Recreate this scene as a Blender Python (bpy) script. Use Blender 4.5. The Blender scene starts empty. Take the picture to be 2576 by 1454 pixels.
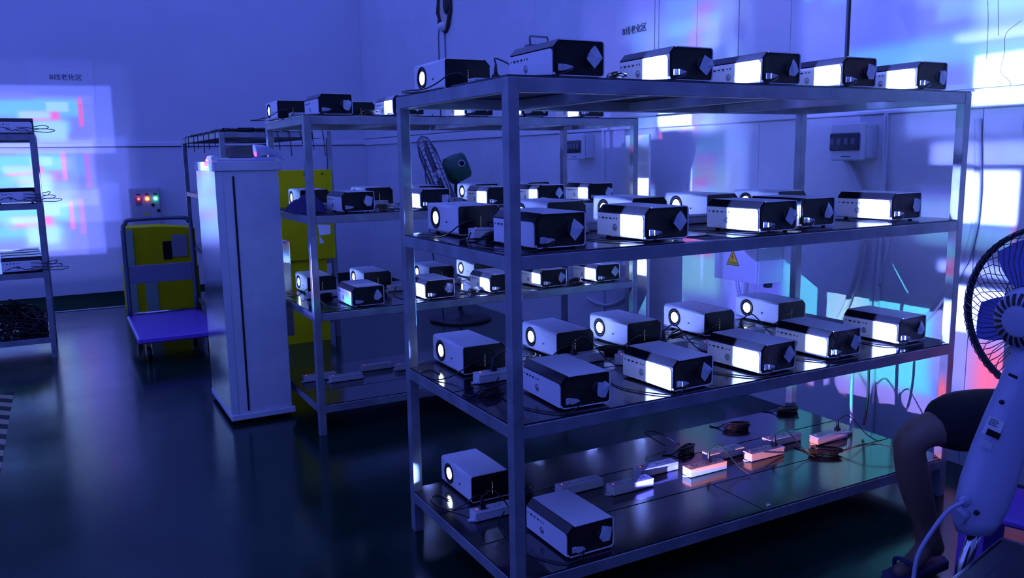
import bpy, math, random
from mathutils import Vector, Matrix, Euler
random.seed(7)
PI = math.pi
COL = bpy.context.scene.collection
SC = bpy.context.scene
# ------------------------------------------------------------------ camera
CAM = Vector((-1.2035, -2.2197, 1.5526)); YAW, PIT, ROL, FPX = 0.4983, 0.1573, -0.0164, 2091.6
_f = Vector((math.sin(YAW)*math.cos(PIT), math.cos(YAW)*math.cos(PIT), -math.sin(PIT)))
_r = Vector((math.cos(YAW), -math.sin(YAW), 0)); _u = _r.cross(_f)
RT = _r*math.cos(ROL)+_u*math.sin(ROL); UP = -_r*math.sin(ROL)+_u*math.cos(ROL); FW = _f
cd = bpy.data.cameras.new('camera'); cam = bpy.data.objects.new('camera', cd); COL.objects.link(cam)
cam.matrix_world = Matrix(((RT.x, UP.x, -FW.x, CAM.x), (RT.y, UP.y, -FW.y, CAM.y), (RT.z, UP.z, -FW.z, CAM.z), (0, 0, 0, 1)))
cd.sensor_width = 36; cd.lens = FPX/2576*36; cd.clip_start = .02; SC.camera = cam
def at(px, py, d):   # a point d metres deep along the view through a pixel of the 2576x1454 frame
    return CAM+(FW+RT*((px-1288)/FPX)+UP*((727-py)/FPX))*d
def ony(px, py, Y):
    v = FW+RT*((px-1288)/FPX)+UP*((727-py)/FPX); return CAM+v*((Y-CAM.y)/v.y)
def onx(px, py, X):
    v = FW+RT*((px-1288)/FPX)+UP*((727-py)/FPX); return CAM+v*((X-CAM.x)/v.x)
# ------------------------------------------------------------------ world, exposure
SC.view_settings.view_transform = 'Standard'; SC.view_settings.look = 'None'
SC.view_settings.gamma = 1; SC.view_settings.use_curve_mapping = False; SC.view_settings.exposure = 1.42
SC.cycles.max_bounces = 6; SC.cycles.diffuse_bounces = 3; SC.cycles.glossy_bounces = 3
SC.cycles.transmission_bounces = 2; SC.cycles.sample_clamp_indirect = 40.0
SC.cycles.caustics_reflective = False; SC.cycles.caustics_refractive = False
SC.cycles.use_denoising = True
w = bpy.data.worlds.new('dim blue room'); SC.world = w; w.use_nodes = True
bg = w.node_tree.nodes['Background']; bg.inputs[0].default_value = (.11, .17, 1.0, 1); bg.inputs[1].default_value = WORLD = 0.46
# ---- projector beams: the lamps of this room, a few added out of view.  A beam is a spot lamp whose light carries a picture
BEAM = 38.0
def beam_tree(nt, u0, u1, v0, v1, base, rects, soft=.02):
    n, l = nt.nodes, nt.links; n.clear()
    tc = n.new('ShaderNodeTexCoord'); sep = n.new('ShaderNodeSeparateXYZ'); l.new(tc.outputs['Normal'], sep.inputs[0])
    ab = n.new('ShaderNodeMath'); ab.operation = 'ABSOLUTE'; l.new(sep.outputs[2], ab.inputs[0])
    dv = []
    for k in (0, 1):
        m = n.new('ShaderNodeMath'); m.operation = 'DIVIDE'; l.new(sep.outputs[k], m.inputs[0]); l.new(ab.outputs[0], m.inputs[1]); dv.append(m)
    uv = n.new('ShaderNodeCombineXYZ'); l.new(dv[0].outputs[0], uv.inputs[0]); l.new(dv[1].outputs[0], uv.inputs[1])
    def mask(a, b, c, d, s):
        sb = n.new('ShaderNodeVectorMath'); sb.operation = 'SUBTRACT'; l.new(uv.outputs[0], sb.inputs[0]); sb.inputs[1].default_value = ((a+b)/2, (c+d)/2, 0)
        aa = n.new('ShaderNodeVectorMath'); aa.operation = 'ABSOLUTE'; l.new(sb.outputs[0], aa.inputs[0])
        h = ((b-a)/2, (d-c)/2, 0)
        mr = n.new('ShaderNodeMapRange'); mr.data_type = 'FLOAT_VECTOR'; mr.interpolation_type = 'SMOOTHSTEP'
        l.new(aa.outputs[0], mr.inputs[6])
        mr.inputs[7].default_value = (h[0]+s, h[1]+s, 1); mr.inputs[8].default_value = (h[0]-s, h[1]-s, 0)
        sp = n.new('ShaderNodeSeparateXYZ'); l.new(mr.outputs[1], sp.inputs[0])
        mm = n.new('ShaderNodeMath'); mm.operation = 'MULTIPLY'; l.new(sp.outputs[0], mm.inputs[0]); l.new(sp.outputs[1], mm.inputs[1])
        return mm.outputs[0]
    W, H = u1-u0, v1-v0
    cur = None
    c0 = n.new('ShaderNodeRGB'); c0.outputs[0].default_value = (*base, 1); cur = c0.outputs[0]
    for (a, b, c, d, colr, s) in rects:
        mx = n.new('ShaderNodeMix'); mx.data_type = 'RGBA'
        l.new(mask(u0+a*W, u0+b*W, v0+c*H, v0+d*H, s*H), mx.inputs[0]); l.new(cur, mx.inputs[6]); mx.inputs[7].default_value = (*colr, 1); cur = mx.outputs[2]
    em = n.new('ShaderNodeEmission'); l.new(cur, em.inputs[0]); l.new(mask(u0, u1, v0, v1, soft), em.inputs[1])
    out = n.new('ShaderNodeOutputLight'); l.new(em.outputs[0], out.inputs[0])
BLU, CYA, RED, LAV, DRK, WHT = (.12, .15, .8), (.15, .60, 1.0), (1.0, .12, .3), (.20, .22, .95), (.06, .08, .5), (.42, .80, 1.0)
PAT = {
 'screen': (-.25, .32, -.20, .44, (.04, .05, .30), [(-.1, 1.1, -.1, .68, (.2, .3, 1.0), .05), (.0, .92, .66, .78, (.07, .22, .32), .04), (.35, 1., .84, .95, (.06, .25, .32), .05), (.62, .78, .72, .86, (.32, .05, .10), .02),
             (.80, .98, .62, .9, (.18, .26, .34), .05), (.05, .3, .8, .9, (.12, .10, .34), .05)], .02),
 'low': (-.25, .32, -.21, .25, (.2, .27, 1.0), [], .03),
 'haze': (-.13, .13, -.08, .08, (.10, .12, .55), [(.1, .7, .2, .8, (.16, .17, .7), .08)], .02),
 'wallui': (-.30, .30, -.12, .17, BLU, [(.0, .88, .0, .86, LAV, .02), (.0, .80, .55, .8, CYA, .06), (.0, .72, .30, .5, CYA, .08), (.78, .81, .4, .82, RED, .01), (.58, .72, .62, .76, WHT, .02),
             (.42, .66, .48, .62, RED, .02), (.40, .6, .52, .62, WHT, .04), (.3, .86, .12, .3, LAV, .08), (.5, .7, .2, .48, WHT, .06), (.0, .5, .80, .9, LAV, .05)], .008),
 'sunset': (-.78, .17, -.115, .46, (.12, .13, 1.0), [(.22, .70, .22, 1.1, (.12, .75, .95), .03), (.70, 1.1, .3, 1.1, (.3, .3, 1.), .05), (.2, 1., .15, .25, (.30, .24, .85), .025), (.25, 1., .10, .16, (.62, .20, .20), .015),
             (.2, 1., -.1, .10, (.18, .22, .62), .01), (.38, .50, .26, .7, (.45, .8, .95), .06), (.80, 1.1, .2, .5, (1., .15, .25), .05)], .008),
 'streaks': (-.16, .16, -.09, .09, BLU, [(.1, .95, .62, .78, CYA, .06), (.35, 1.1, .5, .56, BLU, .03), (.0, .4, .66, .74, (.15, .8, .8), .03), (.15, 1., .2, .34, CYA, .05),
             (.55, .7, .05, .5, WHT, .06), (.7, .85, .3, .5, RED, .03), (.0, .5, .36, .5, BLU, .07), (.4, .95, .84, .93, CYA, .04)], .012),
 'soft': (-.14, .14, -.09, .09, BLU, [(.2, .6, .3, .7, (.35, .55, 1.), .15), (.45, .8, .3, .62, (.30, .8, 1.), .08), (.5, .74, .6, .8, RED, .03), (.25, .45, .2, .8, (.5, .45, 1.), .05), (.1, .55, .1, .24, CYA, .05)], .012),
}
def beam(loc, aim, power, pat, roll=0):
    key = 'beam '+pat+' %.2f' % power
    ld = bpy.data.lights.get(key)
    if ld is None:
        ld = bpy.data.lights.new(key, 'SPOT'); ld.energy = power; ld.spot_size = math.radians(95); ld.spot_blend = 0; ld.shadow_soft_size = .006
        ld.use_nodes = True; p = PAT[pat]; beam_tree(ld.node_tree, p[0], p[1], p[2], p[3], p[4], p[5], p[6])
    o = bpy.data.objects.new('picture_beam', ld); COL.objects.link(o); o.location = loc
    d = (Vector(aim)-Vector(loc)).normalized(); z = -d; x = Vector((0, 0, 1)).cross(z).normalized(); y = z.cross(x)
    o.matrix_world = Matrix(((x.x, y.x, z.x, loc[0]), (x.y, y.y, z.y, loc[1]), (x.z, y.z, z.z, loc[2]), (0, 0, 0, 1)))
    if roll: o.matrix_world = o.matrix_world @ Matrix.Rotation(roll, 4, 'Z')
    return o
# added beams from unseen points left of the frame, throwing pictures onto the right wall
for loc, aim, p, pat, rl in [((-3.2, 1.4, 2.3), (2.65, .35, 2.28), 1.6, 'streaks', .05), ((-3.2, 3.0, 2.5), (2.65, 1.7, 2.6), .8, 'haze', .04), ((-3.2, .9, 2.6), (2.65, -.4, 2.2), 1.3, 'streaks', .03), 
        ((-3.2, 2.2, 2.3), (2.65, 2.75, 2.35), .8, 'haze', .06), ((-2.2, 3.4, 1.52), (2.65, 2.6, 1.45), .8, 'soft', 0),
        ((-2.2, 2.1, .98), (2.65, 2.35, .78), .8, 'soft', 0)]:
    beam(loc, aim, 250*p, pat, rl)
# rack on the left: its projectors throw onto the back wall
for X, z, tz, tx in ((-1.52, 1.90, 2.0, -1.33), (-1.6, 1.36, 1.38, -1.55), (-1.62, .90, .80, -1.52)):
    beam((X, 6.35, z), (tx, 9.0, tz), 115, 'wallui')
for X, z, tz, tx in ((-1.50, 1.90, 1.98, -1.22), (-1.75, 1.36, 1.28, -1.45), (-1.70, .90, .74, -1.55)):
    beam((X, 5.58, z), (tx, 9.0, tz), 80, 'wallui')
# ------------------------------------------------------------------ materials
MATS = {}
def mat(name, col, rough=.5, metal=0, emit=None, es=0, noise=0, nscale=20, bump=0, bscale=60, kind=None, spec=.5, trans=0):
    if name in MATS: return MATS[name]
    m = bpy.data.materials.new(name); m.use_nodes = True; nt = m.node_tree; b = nt.nodes['Principled BSDF']
    b.inputs['Base Color'].default_value = (*col, 1); b.inputs['Roughness'].default_value = rough; b.inputs['Metallic'].default_value = metal
    b.inputs['Specular IOR Level'].default_value = spec
    if trans: b.inputs['Transmission Weight'].default_value = trans
    if emit: b.inputs['Emission Color'].default_value = (*emit, 1); b.inputs['Emission Strength'].default_value = es
    tc = nt.nodes.new('ShaderNodeTexCoord')
    if noise:
        t = nt.nodes.new('ShaderNodeTexNoise'); t.inputs['Scale'].default_value = nscale; t.inputs['Detail'].default_value = 6
        nt.links.new(tc.outputs['Object'], t.inputs['Vector'])
        mr = nt.nodes.new('ShaderNodeMapRange'); nt.links.new(t.outputs['Fac'], mr.inputs[0]); mr.inputs[1].default_value = .3; mr.inputs[2].default_value = .7
        mr.inputs[3].default_value = 1-noise; mr.inputs[4].default_value = 1+noise*.6
        mu = nt.nodes.new('ShaderNodeVectorMath'); mu.operation = 'SCALE'; mu.inputs[0].default_value = col; nt.links.new(mr.outputs[0], mu.inputs['Scale'])
        nt.links.new(mu.outputs[0], b.inputs['Base Color'])
        m2 = nt.nodes.new('ShaderNodeMath'); m2.operation = 'MULTIPLY'; m2.inputs[1].default_value = rough; nt.links.new(mr.outputs[0], m2.inputs[0]); nt.links.new(m2.outputs[0], b.inputs['Roughness'])
    if bump:
        bp = nt.nodes.new('ShaderNodeBump'); bp.inputs['Strength'].default_value = bump; bp.inputs['Distance'].default_value = .002
        if kind in ('stripe', 'brush'):
            t = nt.nodes.new('ShaderNodeTexWave'); t.inputs['Scale'].default_value = bscale; t.bands_direction = 'DIAGONAL' if kind == 'stripe' else 'Z'
            t.inputs['Distortion'].default_value = 0 if kind == 'stripe' else 2
            mp = nt.nodes.new('ShaderNodeMapping'); nt.links.new(tc.outputs['Object'], mp.inputs[0]); nt.links.new(mp.outputs[0], t.inputs['Vector'])
            if kind == 'stripe': mp.inputs['Scale'].default_value = (1, 0, 1)
        else:
            t = nt.nodes.new('ShaderNodeTexNoise'); t.inputs['Scale'].default_value = bscale; nt.links.new(tc.outputs['Object'], t.inputs['Vector'])
        nt.links.new(t.outputs['Fac'], bp.inputs['Height']); nt.links.new(bp.outputs[0], b.inputs['Normal'])
    MATS[name] = m; return m
M_SHELL = mat('satin white plastic', (.84, .85, .87), .38, bump=.15, bscale=400)
M_BLACK = mat('black plastic', (.006, .006, .008), .45, spec=.25)
M_GRILL = mat('black ribbed grille', (.008, .008, .010), .42, bump=.8, bscale=95, kind='stripe', spec=.3)
M_GLOSS = mat('glossy black strip', (.008, .008, .012), .15, spec=.4)
M_PORT = mat('white port panel', (.82, .83, .86), .45)
M_TAPE = mat('crumpled paper tape', (.55, .62, .66), .55, bump=.5, bscale=60)
M_LENS_ON = mat('lit lens', (.02, .02, .03), .1, emit=(.6, .75, 1), es=5)
M_LED = mat('white indicator led', (.8, .8, .8), .3, emit=(.7, .8, 1), es=2.0)
M_DOT = mat('leaking lamp light', (.8, .8, .8), .3, emit=(1, .95, .9), es=.35)
M_PLUG = mat('grey plug plastic', (.5, .52, .56), .3)
M_CORD = mat('black cord', (.012, .012, .015), .3)
M_WCORD = mat('white cord', (.6, .62, .66), .45)
M_STEEL = mat('galvanised square tube', (.30, .33, .37), .42, metal=.5, noise=.25, nscale=9, bump=.15, bscale=200)
M_BOARD = mat('dark brown laminate', (.018, .015, .022), .14, noise=.2, nscale=5, spec=1.0)
M_STRIP = mat('white strip plastic', (.62, .64, .66), .42)
M_HOLE = mat('dark recess', (.01, .01, .012), .6)
M_WALL = mat('white painted wall', (.66, .68, .72), .75, noise=.05, nscale=1.5, bump=.1, bscale=30)
M_PANEL = mat('white sandwich panel', (.66, .68, .72), .45, noise=.06, nscale=2.5)
M_TRIM = mat('white trunking', (.7, .72, .75), .5)
M_FLOOR = mat('green epoxy floor', (.002, .024, .015), .19, noise=.28, nscale=2.2, bump=.10, bscale=9, spec=.34)
M_YEL = mat('yellow board', (.62, .58, .004), .8, noise=.1, nscale=6, spec=.08)
M_CAB = mat('grey powder coat', (.60, .64, .68), .5, noise=.08, nscale=8)
M_CABM = mat('brushed steel side', (.6, .63, .68), .12, metal=.85, bump=.03, bscale=60, kind='brush')
M_PAPER = mat('white paper', (.72, .74, .76), .8)
M_PAPERW = mat('wall notice paper', (.66, .68, .73), .6)
M_INK = mat('black ink', (.01, .01, .02), .7)
M_BLUEP = mat('blue plastic', (.20, .09, .55), .35)
M_DBLUE = mat('dark blue cloth', (.03, .02, .10), .8)
M_SKIN = mat('skin', (.20, .13, .09), .55, noise=.08, nscale=12)
M_CLOTH = mat('black cloth', (.006, .006, .008), .85, bump=.4, bscale=25)
M_HAIR = mat('black hair', (.01, .009, .008), .5)
M_FANW = mat('white fan plastic', (.33, .35, .50), .35)
M_WIRE = mat('dark fan wire', (.05, .05, .06), .3, metal=.5)
M_BLADE = mat('blue translucent blade', (.10, .12, .45), .3)
M_CHROME = mat('chrome', (.7, .7, .7), .15, metal=1)
M_GREEN = mat('dark green motor housing', (.015, .09, .05), .4)
M_GUARD = mat('dusty fan guard', (.12, .13, .16), .4, metal=.4)
M_CASE = mat('black case plastic', (.02, .02, .024), .4, noise=.2, nscale=10)
M_WARN = mat('warning yellow', (.75, .6, .02), .5)
M_REDP = mat('red print', (.55, .02, .02), .5)
M_BOX = mat('light grey box plastic', (.6, .63, .68), .4)
M_SMOKE = mat('smoked clear window', (.03, .035, .05), .1)
M_HOSE = mat('white hose', (.6, .62, .66), .35)
M_ROLL = mat('pale purple plastic', (.5, .48, .7), .4)
# ------------------------------------------------------------------ mesh helpers
class MB:
    def __init__(s): s.v, s.f, s.sm = [], [], []
    def add(s, vs, fs, smooth=False, M=None):
        b = len(s.v); s.v += [tuple(M @ Vector(p)) if M else tuple(p) for p in vs]
        s.f += [tuple(i+b for i in f) for f in fs]; s.sm += [smooth]*len(fs)
    def box(s, x0, y0, z0, x1, y1, z1, b=0, M=None):
        if x0 > x1: x0, x1 = x1, x0
        if y0 > y1: y0, y1 = y1, y0
        if z0 > z1: z0, z1 = z1, z0
        if b <= 0:
            s.add([(x, y, z) for x in (x0, x1) for y in (y0, y1) for z in (z0, z1)],
                  [(0, 1, 3, 2), (4, 6, 7, 5), (0, 4, 5, 1), (2, 3, 7, 6), (0, 2, 6, 4), (1, 5, 7, 3)], M=M); return
        # chamfered box : 24 verts
        c = [(x0, x1), (y0, y1), (z0, z1)]; vs = []; idx = {}
        for i in (0, 1):
            for j in (0, 1):
                for k in (0, 1):
                    for a in range(3):
                        p = [c[0][i], c[1][j], c[2][k]]
                        for q in range(3):
                            if q != a: p[q] += b if (i, j, k)[q] == 0 else -b
                        idx[(i, j, k, a)] = len(vs); vs.append(p)
        fs = []
        for a in range(3):
            o = [q for q in range(3) if q != a]
            for sd in (0, 1):
                ring = []
                for e in ((0, 0), (1, 0), (1, 1), (0, 1)):
                    t = [0, 0, 0]; t[a] = sd; t[o[0]], t[o[1]] = e; ring.append(idx[(*t, a)])
                fs.append(ring if (sd == 1) != (a == 1) else ring[::-1])
            for e in ((0, 0), (1, 0), (1, 1), (0, 1)):  # edges along a
                t0 = [0, 0, 0]; t0[o[0]], t0[o[1]] = e; t1 = list(t0); t1[a] = 1
                q = [idx[(*t0, o[0])], idx[(*t1, o[0])], idx[(*t1, o[1])], idx[(*t0, o[1])]]
                fl = (e[0]+e[1]) % 2
                fs.append(q if (fl == 1) != (a == 1) else q[::-1])
        for i in (0, 1):
            for j in (0, 1):
                for k in (0, 1):
                    q = [idx[(i, j, k, a)] for a in range(3)]; fs.append(q if (i+j+k) % 2 == 1 else q[::-1])
        s.add(vs, fs, M=M)
    def prism(s, pts, axis, a, b, smooth=False, M=None):   # pts 2D loop extruded along axis from a to b
        n = len(pts)
        def mk(p, t):
            return (t, p[0], p[1]) if axis == 0 else ((p[0], t, p[1]) if axis == 1 else (p[0], p[1], t))
        vs = [mk(p, a) for p in pts]+[mk(p, b) for p in pts]
        ar = sum(pts[i][0]*pts[(i+1) % n][1]-pts[(i+1) % n][0]*pts[i][1] for i in range(n))
        fs = [tuple(range(n-1, -1, -1)), tuple(range(n, 2*n))]
        flip = (ar < 0) != (axis == 1) != (b < a)
        if flip: fs = [f[::-1] for f in fs]
        s.add(vs, fs, M=M); base = len(s.v)-2*n
        sd = [(i, (i+1) % n, n+(i+1) % n, n+i) for i in range(n)]
        if flip: sd = [q[::-1] for q in sd]
        s.f += [tuple(i+base for i in q) for q in sd]; s.sm += [smooth]*n
    def tube(s, pts, r, seg=6, cap=True, rr=None, smooth=True):
        pts = [Vector(p) for p in pts]; n = len(pts); vs = []
        t0 = (pts[1]-pts[0]).normalized(); up = Vector((0, 0, 1)) if abs(t0.z) < .9 else Vector((1, 0, 0))
        nx = t0.cross(up).normalized()
        for i, p in enumerate(pts):
            t = (pts[min(i+1, n-1)]-pts[max(i-1, 0)]).normalized()
            nx = (nx-t*nx.dot(t)); nx = nx.normalized() if nx.length > 1e-6 else t.orthogonal().normalized()
            ny = t.cross(nx); q = rr[i] if rr else r
            for k in range(seg): a = 2*PI*k/seg; vs.append(p+(nx*math.cos(a)+ny*math.sin(a))*q)
        fs = [(i*seg+k, i*seg+(k+1) % seg, (i+1)*seg+(k+1) % seg, (i+1)*seg+k) for i in range(n-1) for k in range(seg)]
        s.add(vs, fs, smooth)
        if cap: b = len(s.v)-n*seg; s.f += [tuple(b+k for k in range(seg-1, -1, -1)), tuple(b+(n-1)*seg+k for k in range(seg))]; s.sm += [False, False]
    def lathe(s, prof, seg=24, M=None, smooth=True):   # prof: (radius, height) about local z
        vs = []; n = len(prof)
        for (r, z) in prof:
            for k in range(seg): a = 2*PI*k/seg; vs.append((r*math.cos(a), r*math.sin(a), z))
        fs = [(i*seg+k, i*seg+(k+1) % seg, (i+1)*seg+(k+1) % seg, (i+1)*seg+k) for i in range(n-1) for k in range(seg)]
        if prof[0][0] > 1e-5: fs.append(tuple(range(seg-1, -1, -1)))
        if prof[-1][0] > 1e-5: fs.append(tuple((n-1)*seg+k for k in range(seg)))
        s.add(vs, fs, smooth, M)
    def mesh(s, name, m):
        me = bpy.data.meshes.new(name); me.from_pydata([tuple(v) for v in s.v], [], s.f); me.polygons.foreach_set('use_smooth', s.sm)
        me.materials.append(m); me.update(); return me
def obj(name, me, m=None, parent=None, loc=None, rotz=0, label=None, kind=None):
    if isinstance(me, MB): me = me.mesh(name, m)
    o = bpy.data.objects.new(name, me); COL.objects.link(o)
    if parent: o.parent = parent
    if loc is not None: o.location = loc
    if rotz: o.rotation_euler = (0, 0, rotz)
    if label: o['label'] = label
    if kind: o['kind'] = kind
    return o
def tag(o, label, cat, group=None, kind=None):
    o['label'] = label; o['category'] = cat
    if group: o['group'] = group
    if kind: o['kind'] = kind
    return o
def thing(name, label, cat, loc=(0, 0, 0), rotz=0, group=None):
    o = bpy.data.objects.new(name, None); COL.objects.link(o); o.location = loc; o.rotation_euler = (0, 0, rotz); o.empty_display_size = .1
    return tag(o, label, cat, group)
def spline(pts, k=6):
    P = [Vector(p) for p in pts]; P = [P[0]*2-P[1]]+P+[P[-1]*2-P[-2]]; out = []
    for i in range(1, len(P)-2):
        for j in range(k):
            t = j/k; a, b, c, d = P[i-1], P[i], P[i+1], P[i+2]
            out.append(.5*((2*b)+(c-a)*t+(2*a-5*b+4*c-d)*t*t+(-a+3*b-3*c+d)*t**3))
    out.append(P[-2]); return out
def rrect(x0, y0, x1, y1, r, n=4, corners=(1, 1, 1, 1)):
    out = []
    for q, (cx, cy, a0) in enumerate(((x1-r, y1-r, 0), (x0+r, y1-r, 90), (x0+r, y0+r, 180), (x1-r, y0+r, 270))):
        if corners[q]: out += [(cx+r*math.cos(math.radians(a0+90*i/n)), cy+r*math.sin(math.radians(a0+90*i/n))) for i in range(n+1)]
        else: out.append(((x1, y1), (x0, y1), (x0, y0), (x1, y0))[q])
    return out
# ------------------------------------------------------------------ the room
XW, YB = 2.65, 9.0
m = MB(); m.box(-6, -6, -.1, XW+.3, YB+.3, 0); obj('floor', m, M_FLOOR, kind='structure')
m = MB(); m.box(-6, YB, 0, XW+.3, YB+.15, 4.2); wb = obj('wall_back', m, M_WALL, kind='structure')
m = MB(); m.box(XW, -6, 0, XW+.15, YB, 4.2); wr = obj('wall_right', m, M_WALL, kind='structure')
m = MB(); m.box(-6, -5.0, 0, XW+.3, -4.85, 4.2); obj('wall_front', m, M_WALL, kind='structure')
# upper sandwich panels of the right wall, with open joints; one joint is a wide dark gap
edges = [9.0, 4.3, 2.587, 2.19, 1.80, 1.38, .965, -1.5, -3.4, -6]
for i in range(len(edges)-1):
    a, b = edges[i], edges[i+1]; g = .004
    m = MB(); m.box(XW-.03, b+(.028 if abs(b-.965) < .01 else g if i in (1, 3, 5) else .001), 1.835, XW, a-g*.5, 4.2, .001); obj('panel', m, M_PANEL, wr)
m = MB(); m.box(XW-.012, .962, 1.835, XW-.004, .995, 4.2); obj('dark_joint', m, mat('dark joint foam', (.02, .03, .02), .9), wr, label='dark open joint between wall panels')
for y in (4.3, 2.587, 1.8):
    m = MB(); m.box(XW-.012, y-.006, 1.835, XW-.004, y+.006, 4.2); obj('panel_joint', m, M_HOLE, wr)
ledges = [9.0, 5.2, 3.27, 1.62, .2, -1.8, -6]
for i in range(len(ledges)-1):
    m = MB(); m.box(XW-.012, ledges[i+1]+.0015, 0, XW, ledges[i]-.0015, 1.74, .001); obj('panel', m, M_PANEL, wr)
m = MB(); m.box(XW-.035, -6, 1.745, XW, YB, 1.822, .004); o = obj('trim_1', m, M_TRIM, kind='structure')
m = MB(); m.box(XW-.034, 1.15, 1.823, XW-.02, 2.6, 1.834); obj('panel_joint', m, M_HOLE, wr)
m = MB(); m.box(-6, YB-.02, 1.755, XW-.035, YB, 1.80, .003); obj('trim_2', m, M_TRIM, kind='structure')
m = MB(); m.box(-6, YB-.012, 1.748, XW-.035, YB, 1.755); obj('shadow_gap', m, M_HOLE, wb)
m = MB(); m.box(-.81-.9, 7.72, 0, .3, 7.76, .008, .001); obj('trim_3', m, mat('pale floor strip', (.35, .38, .42), .5), kind='structure')
m = MB(); m.box(-6, 7.76, 0, XW-.04, YB-.02, .002); obj('trim_4', m, mat('matt dark green floor border', (.002, .018, .010), .9, spec=.05), kind='structure')
# hazard tape on the floor at the left
mt = bpy.data.materials.new('yellow and black hazard tape'); mt.use_nodes = True; nt = mt.node_tree; b = nt.nodes['Principled BSDF']
tc = nt.nodes.new('ShaderNodeTexCoord'); wv = nt.nodes.new('ShaderNodeTexWave'); wv.bands_direction = 'DIAGONAL'; wv.inputs['Scale'].default_value = 3.0
mp = nt.nodes.new('ShaderNodeMapping'); mp.inputs['Scale'].default_value = (1, 1, 0); nt.links.new(tc.outputs['Object'], mp.inputs[0]); nt.links.new(mp.outputs[0], wv.inputs[0])
cr = nt.nodes.new('ShaderNodeValToRGB'); cr.color_ramp.interpolation = 'CONSTANT'; cr.color_ramp.elements[0].color = (.01, .01, .01, 1); cr.color_ramp.elements[1].color = (.32, .30, .16, 1); cr.color_ramp.elements[1].position = .5
nt.links.new(wv.outputs['Fac'], cr.inputs[0]); nt.links.new(cr.outputs[0], b.inputs['Base Color']); b.inputs['Roughness'].default_value = .6
m = MB(); m.box(-1.66, .5, 0, -1.575, 4.35, .0012); tag(obj('hazard_tape', m, mt), 'black and yellow striped hazard tape stuck along the floor', 'tape')
# cracks in the upper right wall
def crack(pts):
    m = MB(); m.tube(spline([onx(x+random.uniform(-3, 3), y, XW-.031) for x, y in pts], 4), .0009, 4); obj('crack', m, M_INK, wr)
crack([(2570, 52), (2533, 84), (2526, 130), (2520, 180), (2540, 205), (2538, 225), (2515, 245), (2495, 262)])
crack([(2487, 0), (2486, 60), (2484, 150)]); crack([(2513, 0), (2512, 90)])
# ------------------------------------------------------------------ racks
H1, H2, H3, H4, T, RH, LX, WY = 1.789, 1.250, .706, .174, .040, .044, 2.23, .92
def rack(name, label, loc, rotz=0, levels=(H1, H2, H3, H4), gaps=True):
    r = thing('storage_rack', label, 'rack', loc, rotz, 'steel storage racks for testing')
    for x in (0, LX-T):
        for y in (0, WY-T):
            m = MB(); m.box(x, y, 0, x+T, y+T, levels[0], .002); obj('post', m, M_STEEL, r)
    for i, z in enumerate(levels):
        for y in (0, WY-T):
            m = MB(); m.box(T, y+.001, z-RH, LX-T, y+T-.004, z, .002); obj('rail', m, M_STEEL, r)
        for x in (0, LX-T):
            m = MB(); m.box(x+.001, T, z-RH, x+T-.004, WY-T, z, .002); obj('rail', m, M_STEEL, r)
        for x in ((LX/2-T/2,) if i else (.52, 1.1, 1.66)):
            m = MB(); m.box(x, T, z-RH, x+T, WY-T, z-.002, .002); obj('cross_bar', m, M_STEEL, r)
        zt = z+.006
        if i == 0: pl = [(0, 0, LX, .41), (0, .50, LX, WY)]
        elif i == 1 and gaps: pl = [(0, 0, .69, .455), (.905, 0, LX, .455), (.69, .13, .905, .455), (0, .458, LX, WY)]
        elif i == 3: pl = [(0, 0, 1.11, .30), (1.112, 0, LX, .30), (0, .302, LX, .62), (0, .622, LX, WY)]
        else: pl = [(0, 0, LX, .455), (0, .458, 1.11, WY), (1.112, .458, LX, WY)]
        for (a, c, b, d) in pl:
            m = MB(); notch = .0
            a2 = a+.002; b2 = b-.002; c2 = c+.003; d2 = d-.003
            if i:  # boards stop between the posts at the corners
                P = [(a2, c2), (b2, c2), (b2, d2), (a2, d2)]
                def cut(P):
                    out = []
                    for (x, y) in P:
                        cx = x < T+.001 or x > LX-T-.001; cy = y < T+.001 or y > WY-T-.001
                        if cx and cy:
                            xi = T+.002 if x < 1 else LX-T-.002; yi = T+.002 if y < .4 else WY-T-.002
                            q = [(xi, y), (xi, yi), (x, yi)]
                            # keep loop direction
                            out += q if (x < 1) != (y < .4) else q[::-1]
                        else: out.append((x, y))
                    return out
                m.prism(cut(P), 2, z+.0005, zt)
            else: m.box(a2, c2, z+.0005, b2, d2, zt)
            obj('shelf_board', m, M_BOARD, r)
    return r
RA = rack('a', 'nearest tall galvanised rack crowded with glowing white projectors', (0, 0, 0))
RB = rack('b', 'second galvanised rack of projectors standing behind the nearest one', (0, 2.3, 0), gaps=False)
RC = rack('c', 'rack of projectors at the edge of the hall beside the hazard tape', (-1.30-LX, 5.35, 0), gaps=False)
RD = rack('d', 'dark rack draped with black cords behind the grey cabinet', (.92, 4.88, 0), PI/2, gaps=False)
SZ = .0065   # board top above the rail top
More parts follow.
